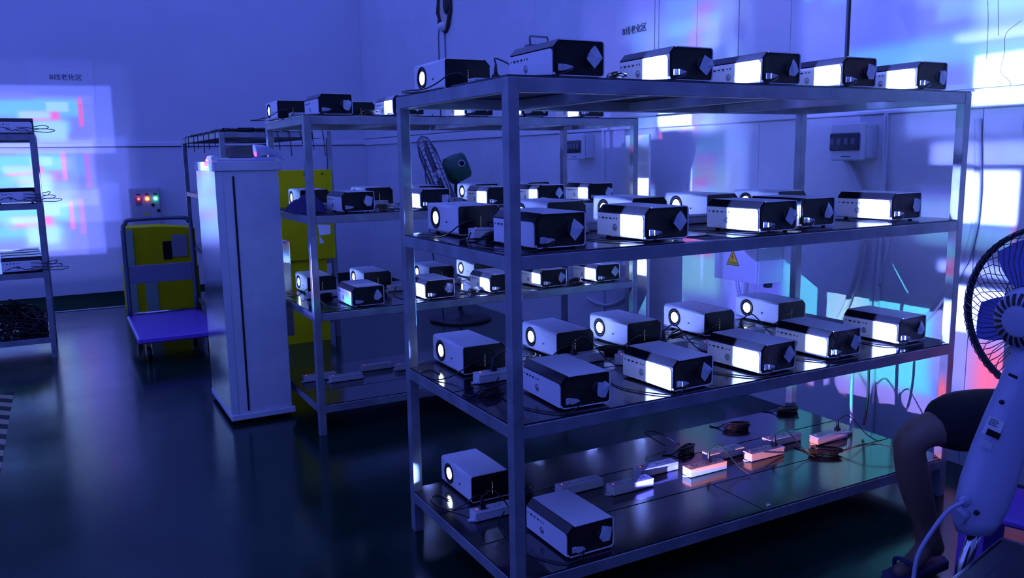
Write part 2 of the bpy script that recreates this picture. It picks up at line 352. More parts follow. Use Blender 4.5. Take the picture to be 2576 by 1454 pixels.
# ------------------------------------------------------------------ projectors
PW, PD, PH = .19, .288, .118
_pm = {}
def prof(off=0):
    x, z0, z1, r = PW/2, .006, PH, .012; P = []
    P += [(-x+.010*(1-math.sin(a))-0, z0+.010*(1-math.cos(a))) for a in (PI/2, PI/4, 0)]      # bottom port corner
    P += [(x-r+r*math.sin(a), z0+r-r*math.cos(a)) for a in (0, PI/6, PI/3, PI/2)]
    P += [(x-r+r*math.cos(a), z1-r+r*math.sin(a)) for a in (0, PI/6, PI/3, PI/2)]
    P += [(-x+.026, z1), (-x+.022, z1-.002), (-x+.001, z1-.024), (-x, z1-.027)]
    return P
def pmesh(key):
    if key in _pm: return _pm[key]
    m = MB(); x = PW/2; y = PD/2
    if key == 'core':
        m.prism([(p[0]*.985, .008+(p[1]-.006)*.972) for p in prof()], 1, -y+.004, y-.004); me = m.mesh('core', M_BLACK)
    elif key == 'shell':
        P = prof()[:12]; n = len(P)
        inn = []
        for i, p in enumerate(P):
            a = Vector(P[max(0, i-1)]); b_ = Vector(P[min(n-1, i+1)]); t = (b_-a).normalized(); nn = Vector((-t.y, t.x)); inn.append(tuple(Vector(p)+nn*.003))
        vs = []; fs = []
        for yy in (-y, y):
            vs += [(p[0], yy, p[1]) for p in P]+[(p[0], yy, p[1]) for p in inn]
        N = 2*n
        for i in range(n-1):
            fs += [(i, i+1, N+i+1, N+i), (n+i+1, n+i, N+n+i, N+n+i+1), (i, n+i, n+i+1, i+1), (N+i, N+i+1, N+n+i+1, N+n+i)]
        fs += [(0, N, N+n, n), (n-1, 2*n-1, N+2*n-1, N+n-1)]
        fs = [f[::-1] if True else f for f in fs]
        m.add(vs, fs, False); m.sm = [k < 4*(n-1) and k % 4 == 0 and k//4 not in (2, 6, 10) for k in range(len(fs))]; me = m.mesh('shell', M_SHELL)
    elif key == 'end_grille':   # near end, local -y
        m.prism([(p[0]*.93+.001, .012+(p[1]-.006)*.90) for p in prof()], 1, -y+.006, -y+.0025); me = m.mesh('end_grille', M_GRILL)
    elif key == 'end_cover':
        m.prism([(p[0]*.93+.001, .012+(p[1]-.006)*.90) for p in prof()], 1, y-.006, y-.0025); me = m.mesh('end_cover', M_BLACK)
    elif key == 'port_panel':
        m.prism(rrect(-y+.009, .009, y-.003, .0895, .016, 5, (0, 1, 0, 0)), 0, -x-.0022, -x+.002); me = m.mesh('port_panel', M_PORT)
    elif key == 'control_strip':
        a = Vector((-x+.0225, PH-.0012)); b_ = Vector((-x+.0003, PH-.0245)); t = (b_-a).normalized(); nn = Vector((t.y, -t.x))
        if nn.x > 0: nn = -nn
        q = [a, b_, b_+nn*.0015, a+nn*.0015]; m.prism([tuple(v) for v in q], 1, -y+.004, y-.004); me = m.mesh('control_strip', M_GLOSS)
    elif key == 'led':
        for k in range(5):
            yy = .02-.024*k-(0.006 if k == 4 else 0)
            m.box(-.003, yy-.0025, -.0006, .003, yy+.0025, .0008, M=Matrix.Translation((-x+.0112, 0, PH-.0128)) @ Matrix.Rotation(-math.radians(50), 4, 'Y'))
        me = m.mesh('button_lights', M_LED)
    elif key == 'ports':
        for (yy, w_, h_) in ((.128, .005, .005), (.105, .014, .006), (.082, .013, .005), (.058, .013, .005), (.036, .005, .005), (.020, .005, .006)):
            m.box(-x-.003, yy-w_/2, .072-h_/2, -x-.002, yy+w_/2, .072+h_/2)
            if w_ > .01: m.box(-x-.0026, yy-w_/2.6, .066, -x-.002, yy+w_/2.6, .067)
        me = m.mesh('ports', M_HOLE)
    elif key == 'speaker_badge':
        M = Matrix.Translation((-x-.002, .03, .040)) @ Matrix.Rotation(-PI/2, 4, 'Y')
        m.lathe([(.0135, 0), (.0135, .001), (.0115, .0018), (.0115, .0010), (.0085, .0010), (.008, .002), (0, .002)], 20, M); me = m.mesh('speaker_badge', mat('silver badge', (.4, .42, .46), .3, metal=.6))
    elif key == 'lens_ring':
        M = Matrix.Translation((x, -y+.078, .063)) @ Matrix.Rotation(PI/2, 4, 'Y')
        m.lathe([(.043, -.001), (.043, .003), (.040, .005), (.0365, .004), (.033, -.004), (.031, -.0042)], 32, M); m.f = m.f[:-2]; m.sm = m.sm[:-2]; me = m.mesh('lens_ring', M_BLACK)
    elif key == 'lens_glass':
        M = Matrix.Translation((x, -y+.078, .063)) @ Matrix.Rotation(PI/2, 4, 'Y')
        m.lathe([(.0255, .0004), (.020, .0022), (.012, .0036), (0, .004)], 24, M); me = m.mesh('lens_glass', M_LENS_ON)
    elif key == 'lens_bezel':
        M = Matrix.Translation((x, -y+.078, .063)) @ Matrix.Rotation(PI/2, 4, 'Y')
        m.lathe([(.034, .0002), (.0335, .0008), (.0255, .0012), (.025, .0002)], 24, M); me = m.mesh('lens_bezel', M_GLOSS)
    elif key == 'sensor':
        m.box(x, .034, .048, x+.0015, .040, .055); m.box(x, .046, .050, x+.0012, .0475, .055); me = m.mesh('sensor', M_HOLE)
    elif key == 'dots':
        for k in range(7):
            m.lathe([(.0011, -.0002), (.0011, .0006), (0, .0008)], 6, Matrix.Translation((-.002, y-.002, .030+.0075*k)) @ Matrix.Rotation(-PI/2, 4, 'X'))
        me = m.mesh('light_slots', M_DOT)
    elif key == 'foot':
        m.lathe([(.008, 0), (.009, .002), (.009, .007)], 10); me = m.mesh('foot', M_BLACK)
    elif key == 'focus_knob':
        m.lathe([(.021, 0), (.021, .0015), (.019, .0022), (.010, .0024), (0, .0023)], 24, Matrix.Translation((.046, -y+.003, .062)) @ Matrix.Rotation(PI/2, 4, 'X')); me = m.mesh('focus_knob', mat('dark knob', (.03, .03, .035), .35))
    elif key.startswith('tape'):
        k = int(key[4:]); rnd = random.Random(k*13+5); n = 7+k % 3; vs = [(0, 0, .004+.003*rnd.random())]; a0 = rnd.random()*6
        for i in range(n):
            a = a0+2*PI*i/n+rnd.uniform(-.2, .2); rr_ = (.025 if (i+k) % 2 else .032)+rnd.random()*.006
            vs.append((rr_*math.cos(a)*.85, rr_*math.sin(a), rnd.random()*.006+.0005))
        vs2 = [(p[0], p[1], p[2]+.0007) for p in vs]; fs = []
        for i in range(n):
            j = (i+1) % n
            fs += [(0, 1+j, 1+i), (n+1, n+2+i, n+2+j), (1+i, 1+j, n+2+j, n+2+i)]
        cx = .058+rnd.uniform(-.006, .006)
        m.add(vs+vs2, fs, False, Matrix.Translation((cx, -y-.0015, .060+rnd.uniform(-.006, .006))) @ Matrix.Rotation(PI/2, 4, 'X')); me = m.mesh('paper_tape', M_TAPE)
    elif key == 'plug':
        m.box(-.079, -y-.002, .020, -.060, -y+.004, .042, .002); m.prism([(-.062, .022), (-.036, .028), (-.030, .032), (-.036, .036), (-.062, .041)], 1, -y-.012, -y+.004); me = m.mesh('power_plug', M_PLUG)
    _pm[key] = me; return me
ORD = ['first', 'second', 'third', 'fourth', 'fifth', 'sixth']
nproj = 0
def projector(x, y, z, rot, label, on=True, group=None, full=True, plug=True, pat='screen', power=None, tape=True, lean=0):
    """x, y: the centre of the footprint; rot 0 = lens towards +X"""
    global nproj; nproj += 1
    r = thing('projector', label, 'projector', (x, y, z), rot, group)
    for k in ('core', 'shell', 'end_grille', 'end_cover', 'port_panel', 'control_strip', 'ports', 'lens_ring', 'sensor', 'speaker_badge', 'focus_knob'):
        obj(k, pmesh(k), parent=r)
    ring = obj('lens_glass', pmesh('lens_glass'), parent=r); obj('lens_bezel', pmesh('lens_bezel'), parent=r)
    if on: obj('button_lights', pmesh('led'), parent=r)
    if rot > 3: obj('light_slots', pmesh('dots'), parent=r)
    if tape: obj('paper_tape', pmesh('tape%d' % (nproj % 6)), parent=r)
    if plug: obj('power_plug', pmesh('plug'), parent=r)
    for sx in (-1, 1):
        for sy in (-1, 1): obj('foot', pmesh('foot'), parent=r, loc=(sx*(PW/2-.03), sy*(PD/2-.03), 0))
    if on:
        c, s = math.cos(rot), math.sin(rot); lx, ly = PW/2+.009, -PD/2+.078
        L = (x+c*lx-s*ly, y+s*lx+c*ly, z+.063)
        beam(L, (L[0]+c, L[1]+s, L[2]+lean), BEAM if power is None else power, pat)
    return r
def cord(pts, label, r=.0028, mt=None, cat='cord', group=None, name='loose_cable', kk=6):
    m = MB(); m.tube(spline(pts, kk), r, 6); return tag(obj(name, m, mt or M_CORD), label, cat, group)
def row_front(rackname, shelf, Y0, z, xs, on, grp, yaws=None, yoff=None, cords=True):
    for i, x in enumerate(xs):
        yy = Y0+.045+(yoff[i] if yoff else 0)+PD/2; rz = (yaws[i] if yaws else 0)
        first = i == 0
        pj = projector(x+PW/2, yy, z+SZ, rz, 'white projector with unlit ports, first in front row, %s' % shelf if first else
                  'white projector with lit port side, %s in front row, %s' % (ORD[i], shelf), on=bool(on[i]), group=grp, plug=True,
                  pat='sunset' if on[i] == 3 else 'screen' if i < 3 else 'low', power=BEAM*2.6 if on[i] == 3 else None)
        if cords:
            x0 = x+.035; y0 = yy-PD/2; q = random.uniform(-.02, .02); zz = z+SZ+.003
            pts = [(x0+.022, y0-.006, zz+.029), (x0+.012, y0-.022, zz+.018), (x0-.04, y0-.026+q*.2, zz+.002), (x0-.09, y0+.02, zz+.001), (x0-.13+q, y0+.13, zz), (x0-.135, y0+.26, zz), (x0-.10+q, y0+.37, zz), (x0-.07, y0+.40, zz+.03)]
            Mi = (Matrix.Translation((x+PW/2, yy, z+SZ)) @ Matrix.Rotation(rz, 4, 'Z')).inverted()
            m = MB(); m.tube(spline([Mi @ Vector(p) for p in pts], 6), .0026 if rackname == 'near' else .003, 6); obj('power_cord', m, M_CORD, pj)
def row_back(rackname, shelf, Y0, z, xs, grp, yoff=None, onl=None):
    for i, x in enumerate(xs):
        yy = Y0+.63+(yoff[i] if yoff else 0)+PD/2
        if yy+PD/2 > Y0+WY+.03: yy = Y0+WY+.03-PD/2
        projector(x+PW/2, yy, z+SZ, PI, 'white projector showing its round lens, %s in back row, %s' % (ORD[i], shelf), on=True, group=grp, plug=False)
        pj = bpy.context.scene.objects.get('projector' if nproj == 1 else 'projector.%03d' % (nproj-1))
        y0 = yy-PD/2; zz = z+SZ; q = random.uniform(-.02, .02)
        pts = [(x+.075, y0+.001, zz+.050), (x+.055, y0-.022, zz+.062), (x+.005, y0-.035+q, zz+.055), (x-.05, y0-.025, zz+.02), (x-.09+q, y0+.0, zz+.004), (x-.12, y0+.08, zz+.0035), (x-.11+q, y0+.15, zz+.0035), (x-.07, y0+.16, zz+.0035), (x-.06, y0+.09, zz+.0035)]
        Mi = (Matrix.Translation((x+PW/2, yy, z+SZ)) @ Matrix.Rotation(PI, 4, 'Z')).inverted()
        m = MB(); m.tube(spline([Mi @ Vector(p) for p in pts], 6), .0026, 6); obj('power_cord', m, M_CORD, pj)
GA, GB = 'projectors running on the nearest rack', 'projectors running on the rack behind'
S = lambda n, r: '%s rack\'s %s shelf' % (r, n)
row_front('near', "nearest rack's top shelf", 0, H1, [.19, .646, 1.071, 1.49, 1.933], [1]*5, GA, yoff=[0]*5)
row_front('near', "nearest rack's second shelf", 0, H2, [.123, .557, 1.081, 1.36, 1.90], [1]*5, GA, yoff=[.01, .01, 0, .06, .06])
row_front('near', "nearest rack's third shelf", 0, H3, [.22, .657, 1.090, 1.502, 1.962], [1]*5, GA, yaws=[-.05, .03, .04, 0, .03], yoff=[0, -.02, -.01, .02, .045])
row_front('near', "nearest rack's bottom shelf", 0, H4, [.232], [3], GA)
row_back('near', "nearest rack's top shelf", 0, H1, [.081], GA)
row_back('near', "nearest rack's second shelf", 0, H2, [.12, .511, .931, 1.343, 1.78], GA)
row_back('near', "nearest rack's third shelf", 0, H3, [.125, .568, .931, 1.37, 1.84], GA, yoff=[0, .03, .03, .05, .06])
row_back('near', "nearest rack's bottom shelf", 0, H4, [.146], GA)
row_front('far', "rear rack's top shelf", 2.3, H1, [.101, .53, .981, 1.373, 1.795], [1]*5, GB)
row_front('far', "rear rack's second shelf", 2.3, H2, [.205, .679, 1.119, 1.486, 1.867], [1]*5, GB)
row_front('far', "rear rack's third shelf", 2.3, H3, [.24, .692, 1.127, 1.50, 1.926], [1]*5, GB)
row_back('far', "rear rack's top shelf", 2.3, H1, [.012, .44], GB)
row_back('far', "rear rack's second shelf", 2.3, H2, [.121, .539, .91, 1.324, 1.74], GB)
row_back('far', "rear rack's third shelf", 2.3, H3, [.136, .505, .962, 1.30], GB)
# rack at the left: the port side looks at us, the lens at the back wall
GC = 'projectors on the rack beside the hazard tape'
def cproj(xr, y, z, lab): projector(xr-PD/2, y+PW/2+.03, z+SZ, PI/2, lab, on=True, group=GC, plug=False, tape=False, power=BEAM*.5, pat='low')
cproj(-1.305, 5.37, H1, "white projector, port side outward, on the side rack's top shelf")
cproj(-1.335, 5.37, H2, "white projector, port side outward, on the side rack's second shelf")
for k, y in enumerate((5.37, 5.59, 5.81, 6.03)):
    cproj(-1.335-.012*k, y, H3, "white projector, %s from the aisle on the side rack's third shelf" % ORD[k])
# carrying bracket on top of the first projector of the top shelf
m = MB(); q = PH+H1+SZ
m.tube([(.222, .245, q), (.220, .245, q+.030), (.225, .25, q+.034), (.318, .30, q+.042), (.322, .30, q+.040), (.324, .30, q)], .0035, 6)
m.box(.23, .268, q, .31, .298, q+.012, .002)
tag(obj('wire_bracket', m, M_GUARD), 'thin grey bracket standing on the first projector of the top shelf', 'bracket')
# ------------------------------------------------------------------ power strips
_sm = None
def strip_meshes():
    global _sm
    if _sm: return _sm
    a = MB(); a.box(0, -.027, .002, .208, .027, .030, .003)
    b = MB(); b.box(.001, -.0285, .029, .207, .0285, .038, .002)
    c = MB()
    for cx in (.05, .11, .165):
        for dx, dy, w_, h_ in ((-.012, -.008, .003, .007), (-.012, .008, .003, .007), (.004, 0, .007, .003), (.012, -.007, .002, .006), (.012, .007, .002, .006)):
            c.box(cx+dx-w_/2, dy-h_/2, .0381, cx+dx+w_/2, dy+h_/2, .0386)
    d = MB(); d.prism([(-.016, -.008), (-.018, 0), (-.016, .008), (0, .014), (0, -.014)], 2, .001, .006)
    e = MB(); e.lathe([(.0025, .038), (.0022, .0395), (0, .040)], 8, Matrix.Translation((.022, .006, 0)))
    _sm = [('case', a.mesh('case', M_STRIP)), ('cover', b.mesh('cover', M_STRIP)), ('sockets', c.mesh('sockets', M_HOLE)), ('mounting_ear', d.mesh('mounting_ear', M_STRIP)), ('indicator_light', e.mesh('indicator_light', mat('red indicator', (.5, .02, .02), .4, emit=(1, .06, .05), es=.9)))]
    return _sm
PM = None
def strip(x, y, z, label, grp, rz=0, plug=False):
    r = thing('power_strip', label, 'power strip', (x, y, z+SZ), rz, grp)
    for n, me in strip_meshes(): obj(n, me, parent=r)
    o = obj('mounting_ear', strip_meshes()[3][1], parent=r, loc=(.208, 0, 0)); o.rotation_euler = (0, 0, PI)
def plugin(x, y, z, label, to=None):
    m = MB(); zz = z+SZ+.0386
    m.box(x-.012, y-.012, zz, x+.012, y+.012, zz+.016, .003); m.tube(spline([(x, y, zz+.014), (x, y, zz+.04), (x+.002, y, zz+.055)], 3), .006, 8, rr=[.009, .008, .007, .006, .005, .004, .003])
    to = to or [(x+.03, y-.02, zz+.075), (x+.07, y-.06, zz+.03), (x+.10, y-.10, z+SZ+.003), (x+.16, y-.13, z+SZ+.003)]
    m.tube(spline([(x+.002, y, zz+.05)]+to, 6), .0028, 6)
    tag(obj('plug_and_cord', m, M_CORD), label, 'plug', 'plugs standing in the power strips')
A4 = [(.087, .50), (.285, .43), (.497, .54), (.68, .435), (.891, .53), (1.076, .425), (1.27, .52), (1.432, .43), (1.640, .52), (1.857, .43)]
for i, (x, y) in enumerate(A4):
    if i == 1: continue
    strip(x, y, H4, "white power strip, %s along the bottom shelf of the nearest rack" % (ORD+['seventh', 'eighth', 'ninth', 'tenth'])[i-(i > 1)], 'power strips on the bottom shelf')
for (zz, nm, Y0, rk, lst) in ((H3, 'third', 0, 'nearest', [(.125, .52), (.526, .575), (.745, .47), (.96, .56), (1.19, .47), (1.42, .56), (1.66, .47)]),
        (H2, 'second', 0, 'nearest', [(.135, .55), (.40, .50), (.62, .56), (1.15, .56), (1.60, .56)]), (H1, 'top', 0, 'nearest', [(.14, .53)]),
        (H4, 'bottom', 2.3, 'rear', [(.06, .56), (.20, .46), (.46, .62), (.66, .52)]), (H3, 'third', 2.3, 'rear', [(.10, .52), (.40, .56), (.62, .50), (.95, .56)]),
        (H2, 'second', 2.3, 'rear', [(.12, .5), (.45, .56), (.95, .5)]), (H1, 'top', 2.3, 'rear', [(.06, .53)])):
    for i, (x, y) in enumerate(lst):
        strip(x, Y0+y, zz, "white power strip, %s along the %s shelf of the %s rack" % (ORD[i] if i < 6 else 'seventh', nm, rk), 'power strips on the %s rack' % rk)
for (x, y, z, l) in ((.20, .52, H3, "black plug in the first power strip on the nearest rack's third shelf"), (.60, .575, H3, "black plug in the second strip of the nearest rack's third shelf"),
        (1.05, .56, H3, "black plug in the fourth strip of the nearest rack's third shelf"), (1.50, .56, H3, "black plug in the sixth strip of the nearest rack's third shelf"),
        (.13, .50, H4, "black plug in the first strip of the nearest rack's bottom shelf"), (1.20, .425, H4, "dark plug in the middle of the bottom shelf's strips"),
        (1.60, .43, H4, "dark plug rising from a strip near the wall end of the bottom shelf"), (2.02, .43, H4, "plug in the last strip of the bottom shelf"),
        (.22, .55, H2, "black plug in the first strip of the nearest rack's second shelf"), (.24, .53, H1, "black plug in the strip on the nearest rack's top shelf")):
    plugin(x, y, z, l, [(x+.04, y-.03, z+.12), (x+.09, y-.09, z+.04), (x+.11, y-.14, z+.014)] if z != H1 else [(x-.01, y-.02, z+.115), (x+.035, y-.06, z+.085), (x+.07, y-.12, z+.02)])
# ------------------------------------------------------------------ bundled cords
def coil(x, y, z, L, ang, label, n=7, r=.0032, w=.022, h=.03):
    rnd = random.Random(int(x*1000)+int(y*77)); m = MB(); pts = []
    c, s = math.cos(ang), math.sin(ang)
    def tr(u, v, hh): return (x+c*u-s*v, y+s*u+c*v, z+SZ+r+max(0, hh))
    for k in range(n):
        o1 = rnd.uniform(-.6, .6)*w; hz = (k/n)*h; e = rnd.uniform(-.012, .012)
        pts += [tr(-L/2+e, o1, hz), tr(-L/4, o1-w*.7, hz+.004), tr(L/4, o1-w*.6, hz+.003), tr(L/2+e, o1+.002, hz), tr(L/4, o1+w*.7, hz+.002), tr(-L/4, o1+w*.6, hz)]
    pts += [tr(-L*.7, w, 0), tr(-L*1.0, w*2.5, 0)]
    m.tube(spline(pts, 3), r, 5)
    tag(obj('cord_bundle', m, M_CORD), label, 'cord bundle', 'folded cord bundles')
for a in ((1.27, .66, H4, .11, .3, "folded black cord bundle in the middle of the bottom shelf"), (1.70, .78, H4, .12, -.5, "dark cord bundle at the back of the bottom shelf"),
          (2.13, .84, H4, .12, -.3, "cord bundle in the far back corner of the bottom shelf"), (1.80, .31, H4, .13, -.75, "shiny cord bundle by the strips near the wall end of the bottom shelf"),
          (.40, .62, H4, .10, 1.2, "cord bundle behind the corner post on the bottom shelf"),
          (.10, .36, H3, .08, .2, "cord bundle beside the corner post on the nearest rack's third shelf"), (.46, .66, H3, .10, .8, "cord bundle between back projectors on the nearest rack's third shelf"),
          (.82, .66, H3, .10, -.4, "cord bundle in the middle of the nearest rack's third shelf"), (1.26, .72, H3, .12, .5, "cord bundle beside the fourth back projector of the third shelf"),
          (.16, .42, H2, .09, .4, "cord bundle before the first strip on the nearest rack's second shelf"), (.46, .40, H2, .11, -.6, "coiled cord beside the second front projector of the second shelf"),
          (.36, .44, H1, .09, .2, "coiled cord at the corner of the nearest rack's top shelf"), (.50, .14, H1, .08, .5, "cord bundle between the first two front projectors on the top shelf"),
          (.20, 2.75, H3, .10, .4, "cord bundle beside the corner post of the rear rack's third shelf"), (.42, 2.42, H1, .10, .3, "cord bundle on the rear rack's top shelf"),
          (.52, 2.50, H2, .10, .2, "tangled cord on the rear rack's second shelf"), (1.07, 2.45, H3, .09, .6, "pale looped cord on the rear rack's third shelf"),
          (1.80, 2.42, H3, .10, .0, "looped cord near the wall end of the rear rack's third shelf")):
    coil(*a)
cord([(1.86, .26, H4+.02), (1.95, .21, H4+.06), (2.02, .12, H4+.05), (2.03, .03, H4+.012), (2.02, -.03, H4-.01), (2.0, -.07, H4-.03)], 'brown cord hanging over the front edge of the bottom shelf', mt=mat('brown cord', (.10, .07, .04), .35))
cord([(1.22, .74, H4+.02), (1.16, .82, H4+.07), (1.20, .78, H4+.08), (1.27, .70, H4+.03)], 'thin cord looping up from the middle bundle on the bottom shelf')
cord([(2.06, .43, H4+.02), (2.12, .44, H4+.016), (2.16, .465, H4+.016), (2.175, .475, H4+.05), (2.17, .48, .4), (2.175, .475, .655)], 'white cable rising from the last strip to the shelf above', r=.008, mt=M_WCORD, cat='cable', name='white_cable')
m = MB(); m.lathe([(.009, 0), (.009, .003), (.004, .006), (0, .006)], 12, Matrix.Translation((1.156, .03, H4+SZ))); tag(obj('bolt_head', m, M_CHROME), 'shiny bolt lying near the front edge of the bottom shelf', 'bolt')
# ------------------------------------------------------------------ right wall fittings
def text(name, body, size, loc, normal_axis, m, parent, ext=.0004):
    cu = bpy.data.curves.new(name, 'FONT'); cu.body = body; cu.size = size; cu.extrude = ext; cu.align_x = 'CENTER'; cu.align_y = 'CENTER'; cu.materials.append(m)
    t_ = bpy.data.objects.new(name, cu); COL.objects.link(t_); dg = bpy.context.evaluated_depsgraph_get(); dg.update()
    me = bpy.data.meshes.new_from_object(t_.evaluated_get(dg)); bpy.data.objects.remove(t_); me.name = name
    o = bpy.data.objects.new(name, me); COL.objects.link(o); o.parent = parent; o.location = loc
    o.rotation_euler = (PI/2, 0, {'-x': -PI/2, '-y': 0}[normal_axis]); return o
def distribution_box(y0, y1, z0, z1, depth, lab):
    r = thing('distribution_box', lab, 'electrical box', (XW-.012, (y0+y1)/2, z0)); hy = abs(y0-y1)/2; h = z1-z0
    m = MB(); m.box(-depth*.72, -hy, .01, 0, hy, h-.01, .004); obj('case', m, M_BOX, r)
    m = MB(); m.box(-depth, -hy+.004, 0, -depth*.72, hy-.004, h, .006); obj('front_cover', m, M_BOX, r)
    m = MB(); m.box(-depth-.012, -hy*.82, h*.27, -depth, hy*.95, h*.74, .005); c = obj('window_flap', m, M_SMOKE, r)
    for k in range(4):
        m = MB(); m.box(-depth-.014, -hy*.6+k*.045, h*.42, -depth-.010, -hy*.6+k*.045+.026, h*.6, .001); obj('breaker', m, mat('breaker grey', (.12, .13, .2), .4), c)
    m = MB(); m.box(-depth-.001, -.03, h*.10, -depth, .03, h*.12); obj('print', m, M_INK, r)
    return r
distribution_box(.981, .766, 1.505, 1.702, .115, 'grey breaker box with smoked window on the wall above the second shelf')
distribution_box(3.66, 3.41, 1.525, 1.73, .115, 'breaker box on the wall seen through the rear rack')
r = thing('control_cabinet', 'grey electrical cabinet with yellow warning triangle on the right wall', 'electrical box', (XW-.012, 1.571, .775))
m = MB(); m.box(-.20, -.18, 0, 0, .18, .40, .004); obj('case', m, M_BOX, r)
m = MB(); m.box(-.222, -.178, .004, -.202, .178, .396, .004); d = obj('door', m, M_BOX, r)
m = MB(); m.lathe([(.016, 0), (.016, .012), (.010, .016), (0, .016)], 16, Matrix.Translation((-.222, -.10, .245)) @ Matrix.Rotation(-PI/2, 4, 'Y')); obj('lock', m, M_BLACK, d)
def tri(s_): return [(-s_, 0), (s_, 0), (0, s_*1.75)]
m = MB(); m.prism([(a, b_+.098) for a, b_ in [( .015-.0555, 0), (.015+.0555, 0), (.015, .10)]], 0, -.2235, -.2222); s1 = obj('warning_triangle', m, M_INK, d, label='yellow triangle with a lightning bolt')
m = MB(); m.prism([(.015-.048, .102), (.015+.048, .102), (.015, .190)], 0, -.2242, -.2234); 
obj('yellow_field', m, M_WARN, r)
m = MB(); m.prism([(.019, .173), (.003, .148), (.012, .148), (.006, .126), (.026, .154), (.016, .154), (.024, .173)], 0, -.2250, -.2243); obj('lightning_bolt', m, M_REDP, r)
text('warning_text', '有电危险', .018, (-.2246, .015, .112), '-x', M_INK, r)
m = MB(); m.box(-.09, -.15, -.035, -.05, -.11, -.001, .003); obj('bracket', m, M_HOLE, r)
m = MB(); m.tube(spline([(-.12, .08, 0), (-.12, .07, -.06), (-.10, .05, -.16), (-.09, .05, -.3)], 5), .012, 8); m.tube(spline([(-.12, .02, 0), (-.12, .03, -.1), (-.10, .05, -.3)], 5), .010, 8); obj('conduit', m, M_HOSE, r)
# hoses and cables on the right wall
def hose(pix, X, r, label, mt=None, name='hose', cat='hose'):
    m = MB(); m.tube(spline([onx(x, y, X) for x, y in pix], 6), r, 10); return tag(obj(name, m, mt or M_HOSE), label, cat)
hose([(2128, 400), (2146, 430), (2162, 490), (2168, 560), (2165, 620), (2152, 690), (2128, 770), (2095, 830)], XW-.05, .018, 'thick white hose dropping in a bend from the breaker box')
hose([(2226, 290), (2222, 400), (2222, 490), (2205, 600), (2197, 680), (2188, 780)], XW-.04, .007, 'white cable down the wall beside the thick hose', name='wall_cable', cat='cable')
hose([(2242, 590), (2225, 660), (2212, 720)], XW-.04, .006, 'short loose white cable end on the wall', name='wall_cable', cat='cable')
hose([(2460, 300), (2458, 500), (2440, 620), (2405, 700), (2352, 775), (2318, 812)], XW-.03, .016, 'pale tube sweeping behind the wall end of the nearest rack')
hose([(2186, 905), (2184, 990), (2178, 1040), (2172, 1068)], 2.20, .006, 'dark cable hanging behind the bottom shelf', mt=M_CORD, name='wall_cable', cat='cable')
hose([(1478, 750), (1500, 762), (1530, 768), (1562, 757), (1585, 733), (1600, 700)], XW-.0265, .014, 'pale hose sagging on the wall behind the rear rack')
m = MB(); m.box(2.345, 2.335, 0, 2.365, 2.60, 1.69, .003); tag(obj('white_board', m, M_PANEL), 'narrow white board standing between the rear rack and the wall', 'board')
m = MB(); m.box(XW-.033, .700, 0, XW-.013, .722, 1.745, .002); tag(obj('conduit', m, M_TRIM), 'thin white conduit up the wall beside the breaker box', 'conduit')
m = MB(); m.box(XW-.033, 3.26, 0, XW-.013, 3.283, 1.745, .002); tag(obj('conduit', m, M_TRIM), 'thin white conduit on the wall behind the rear rack', 'conduit')
m = MB(); m.box(XW-.03, .985, 1.836, XW-.045, 1.04, 1.86, .001); tag(obj('wall_clip', m, M_HOLE), 'small dark clip at the foot of the dark wall joint', 'clip')
m = MB(); m.box(XW-.03, 1.80, 2.10, XW-.05, 1.96, 2.135, .003)
for k in range(5): m.box(XW-.05, 1.815+k*.028, 2.105, XW-.055, 1.83+k*.028, 2.13, .001)
tag(obj('latch_plate', m, M_GUARD), 'small metal latch plate on the wall panel above the top shelf', 'latch')
# paper notices
def sheet(name, pts, m_, lab):
    r = bpy.data.objects.new(name, None); COL.objects.link(r); r.location = pts[0]; tag(r, lab, 'notice'); return r
r = sheet('paper_notice', [(XW-.031, 2.86, 2.35)], M_PAPERW, 'large white paper notice with black characters on the right wall')
m = MB(); n = 8
for i in range(n):
    for j in range(n):
        pass
vs = []; fs = []
for i in range(n+1):
    for j in range(n+1):
        vs.append((-.002-.004*random.random(), .23-.46*i/n, -.28+.62*j/n))
for i in range(n):
    for j in range(n): a = i*(n+1)+j; fs.append((a, a+n+1, a+n+2, a+1))
m.add(vs, fs, True); obj('paper', m, M_PAPERW, r)
text('notice_text', 'B线老化区', .064, (-.009, 0.0, .105), '-x', M_INK, r)
r = sheet('paper_notice', [(-1.02, YB-.004, 2.55)], M_PAPERW, 'pale paper notice with small black characters on the back wall')
m = MB(); m.box(-.34, -.003, -.30, .34, 0, .20); obj('paper', m, M_PAPERW, r)
m = MB(); m.box(.02, -.005, .135, .16, -.003, .15); obj('tape_strip', m, M_PAPER, r)
text('notice_text', 'B线老化区', .075, (.05, -.005, 0), '-y', M_INK, r)
# broken round opening with a crumpled white lining, high on the right wall
r = thing('wall_opening', 'ragged oval opening with crumpled white lining high on the wall', 'opening', (XW-.03, 6.19, 3.16))
m = MB(); seg = 28
rim = [(-.004-.02*random.random(), math.cos(2*PI*k/seg)*(.165+random.uniform(-.012, .012)), math.sin(2*PI*k/seg)*(.26+random.uniform(-.012, .012))) for k in range(seg)]
m.tube(rim+[rim[0]], .022, 6, cap=False); obj('rim', m, mat('grimy edge', (.05, .04, .03), .9), r)
m = MB(); m.add([(-.005, 0, 0)]+[(-.005, a*.95, b_*.95) for _, a, b_ in rim], [(0, 1+(k+1) % seg, 1+k) for k in range(seg)]); obj('lining', m, mat('crumpled white lining', (.55, .5, .42), .8), r)
m = MB(); m.lathe([(.095, 0), (.09, .012), (0, .016)], 20, Matrix.Translation((-.007, -.05, .02)) @ Matrix.Rotation(-PI/2, 4, 'Y') @ Matrix.Diagonal((1.3, .8, 1, 1))); obj('dark_hole', m, M_HOLE, r)
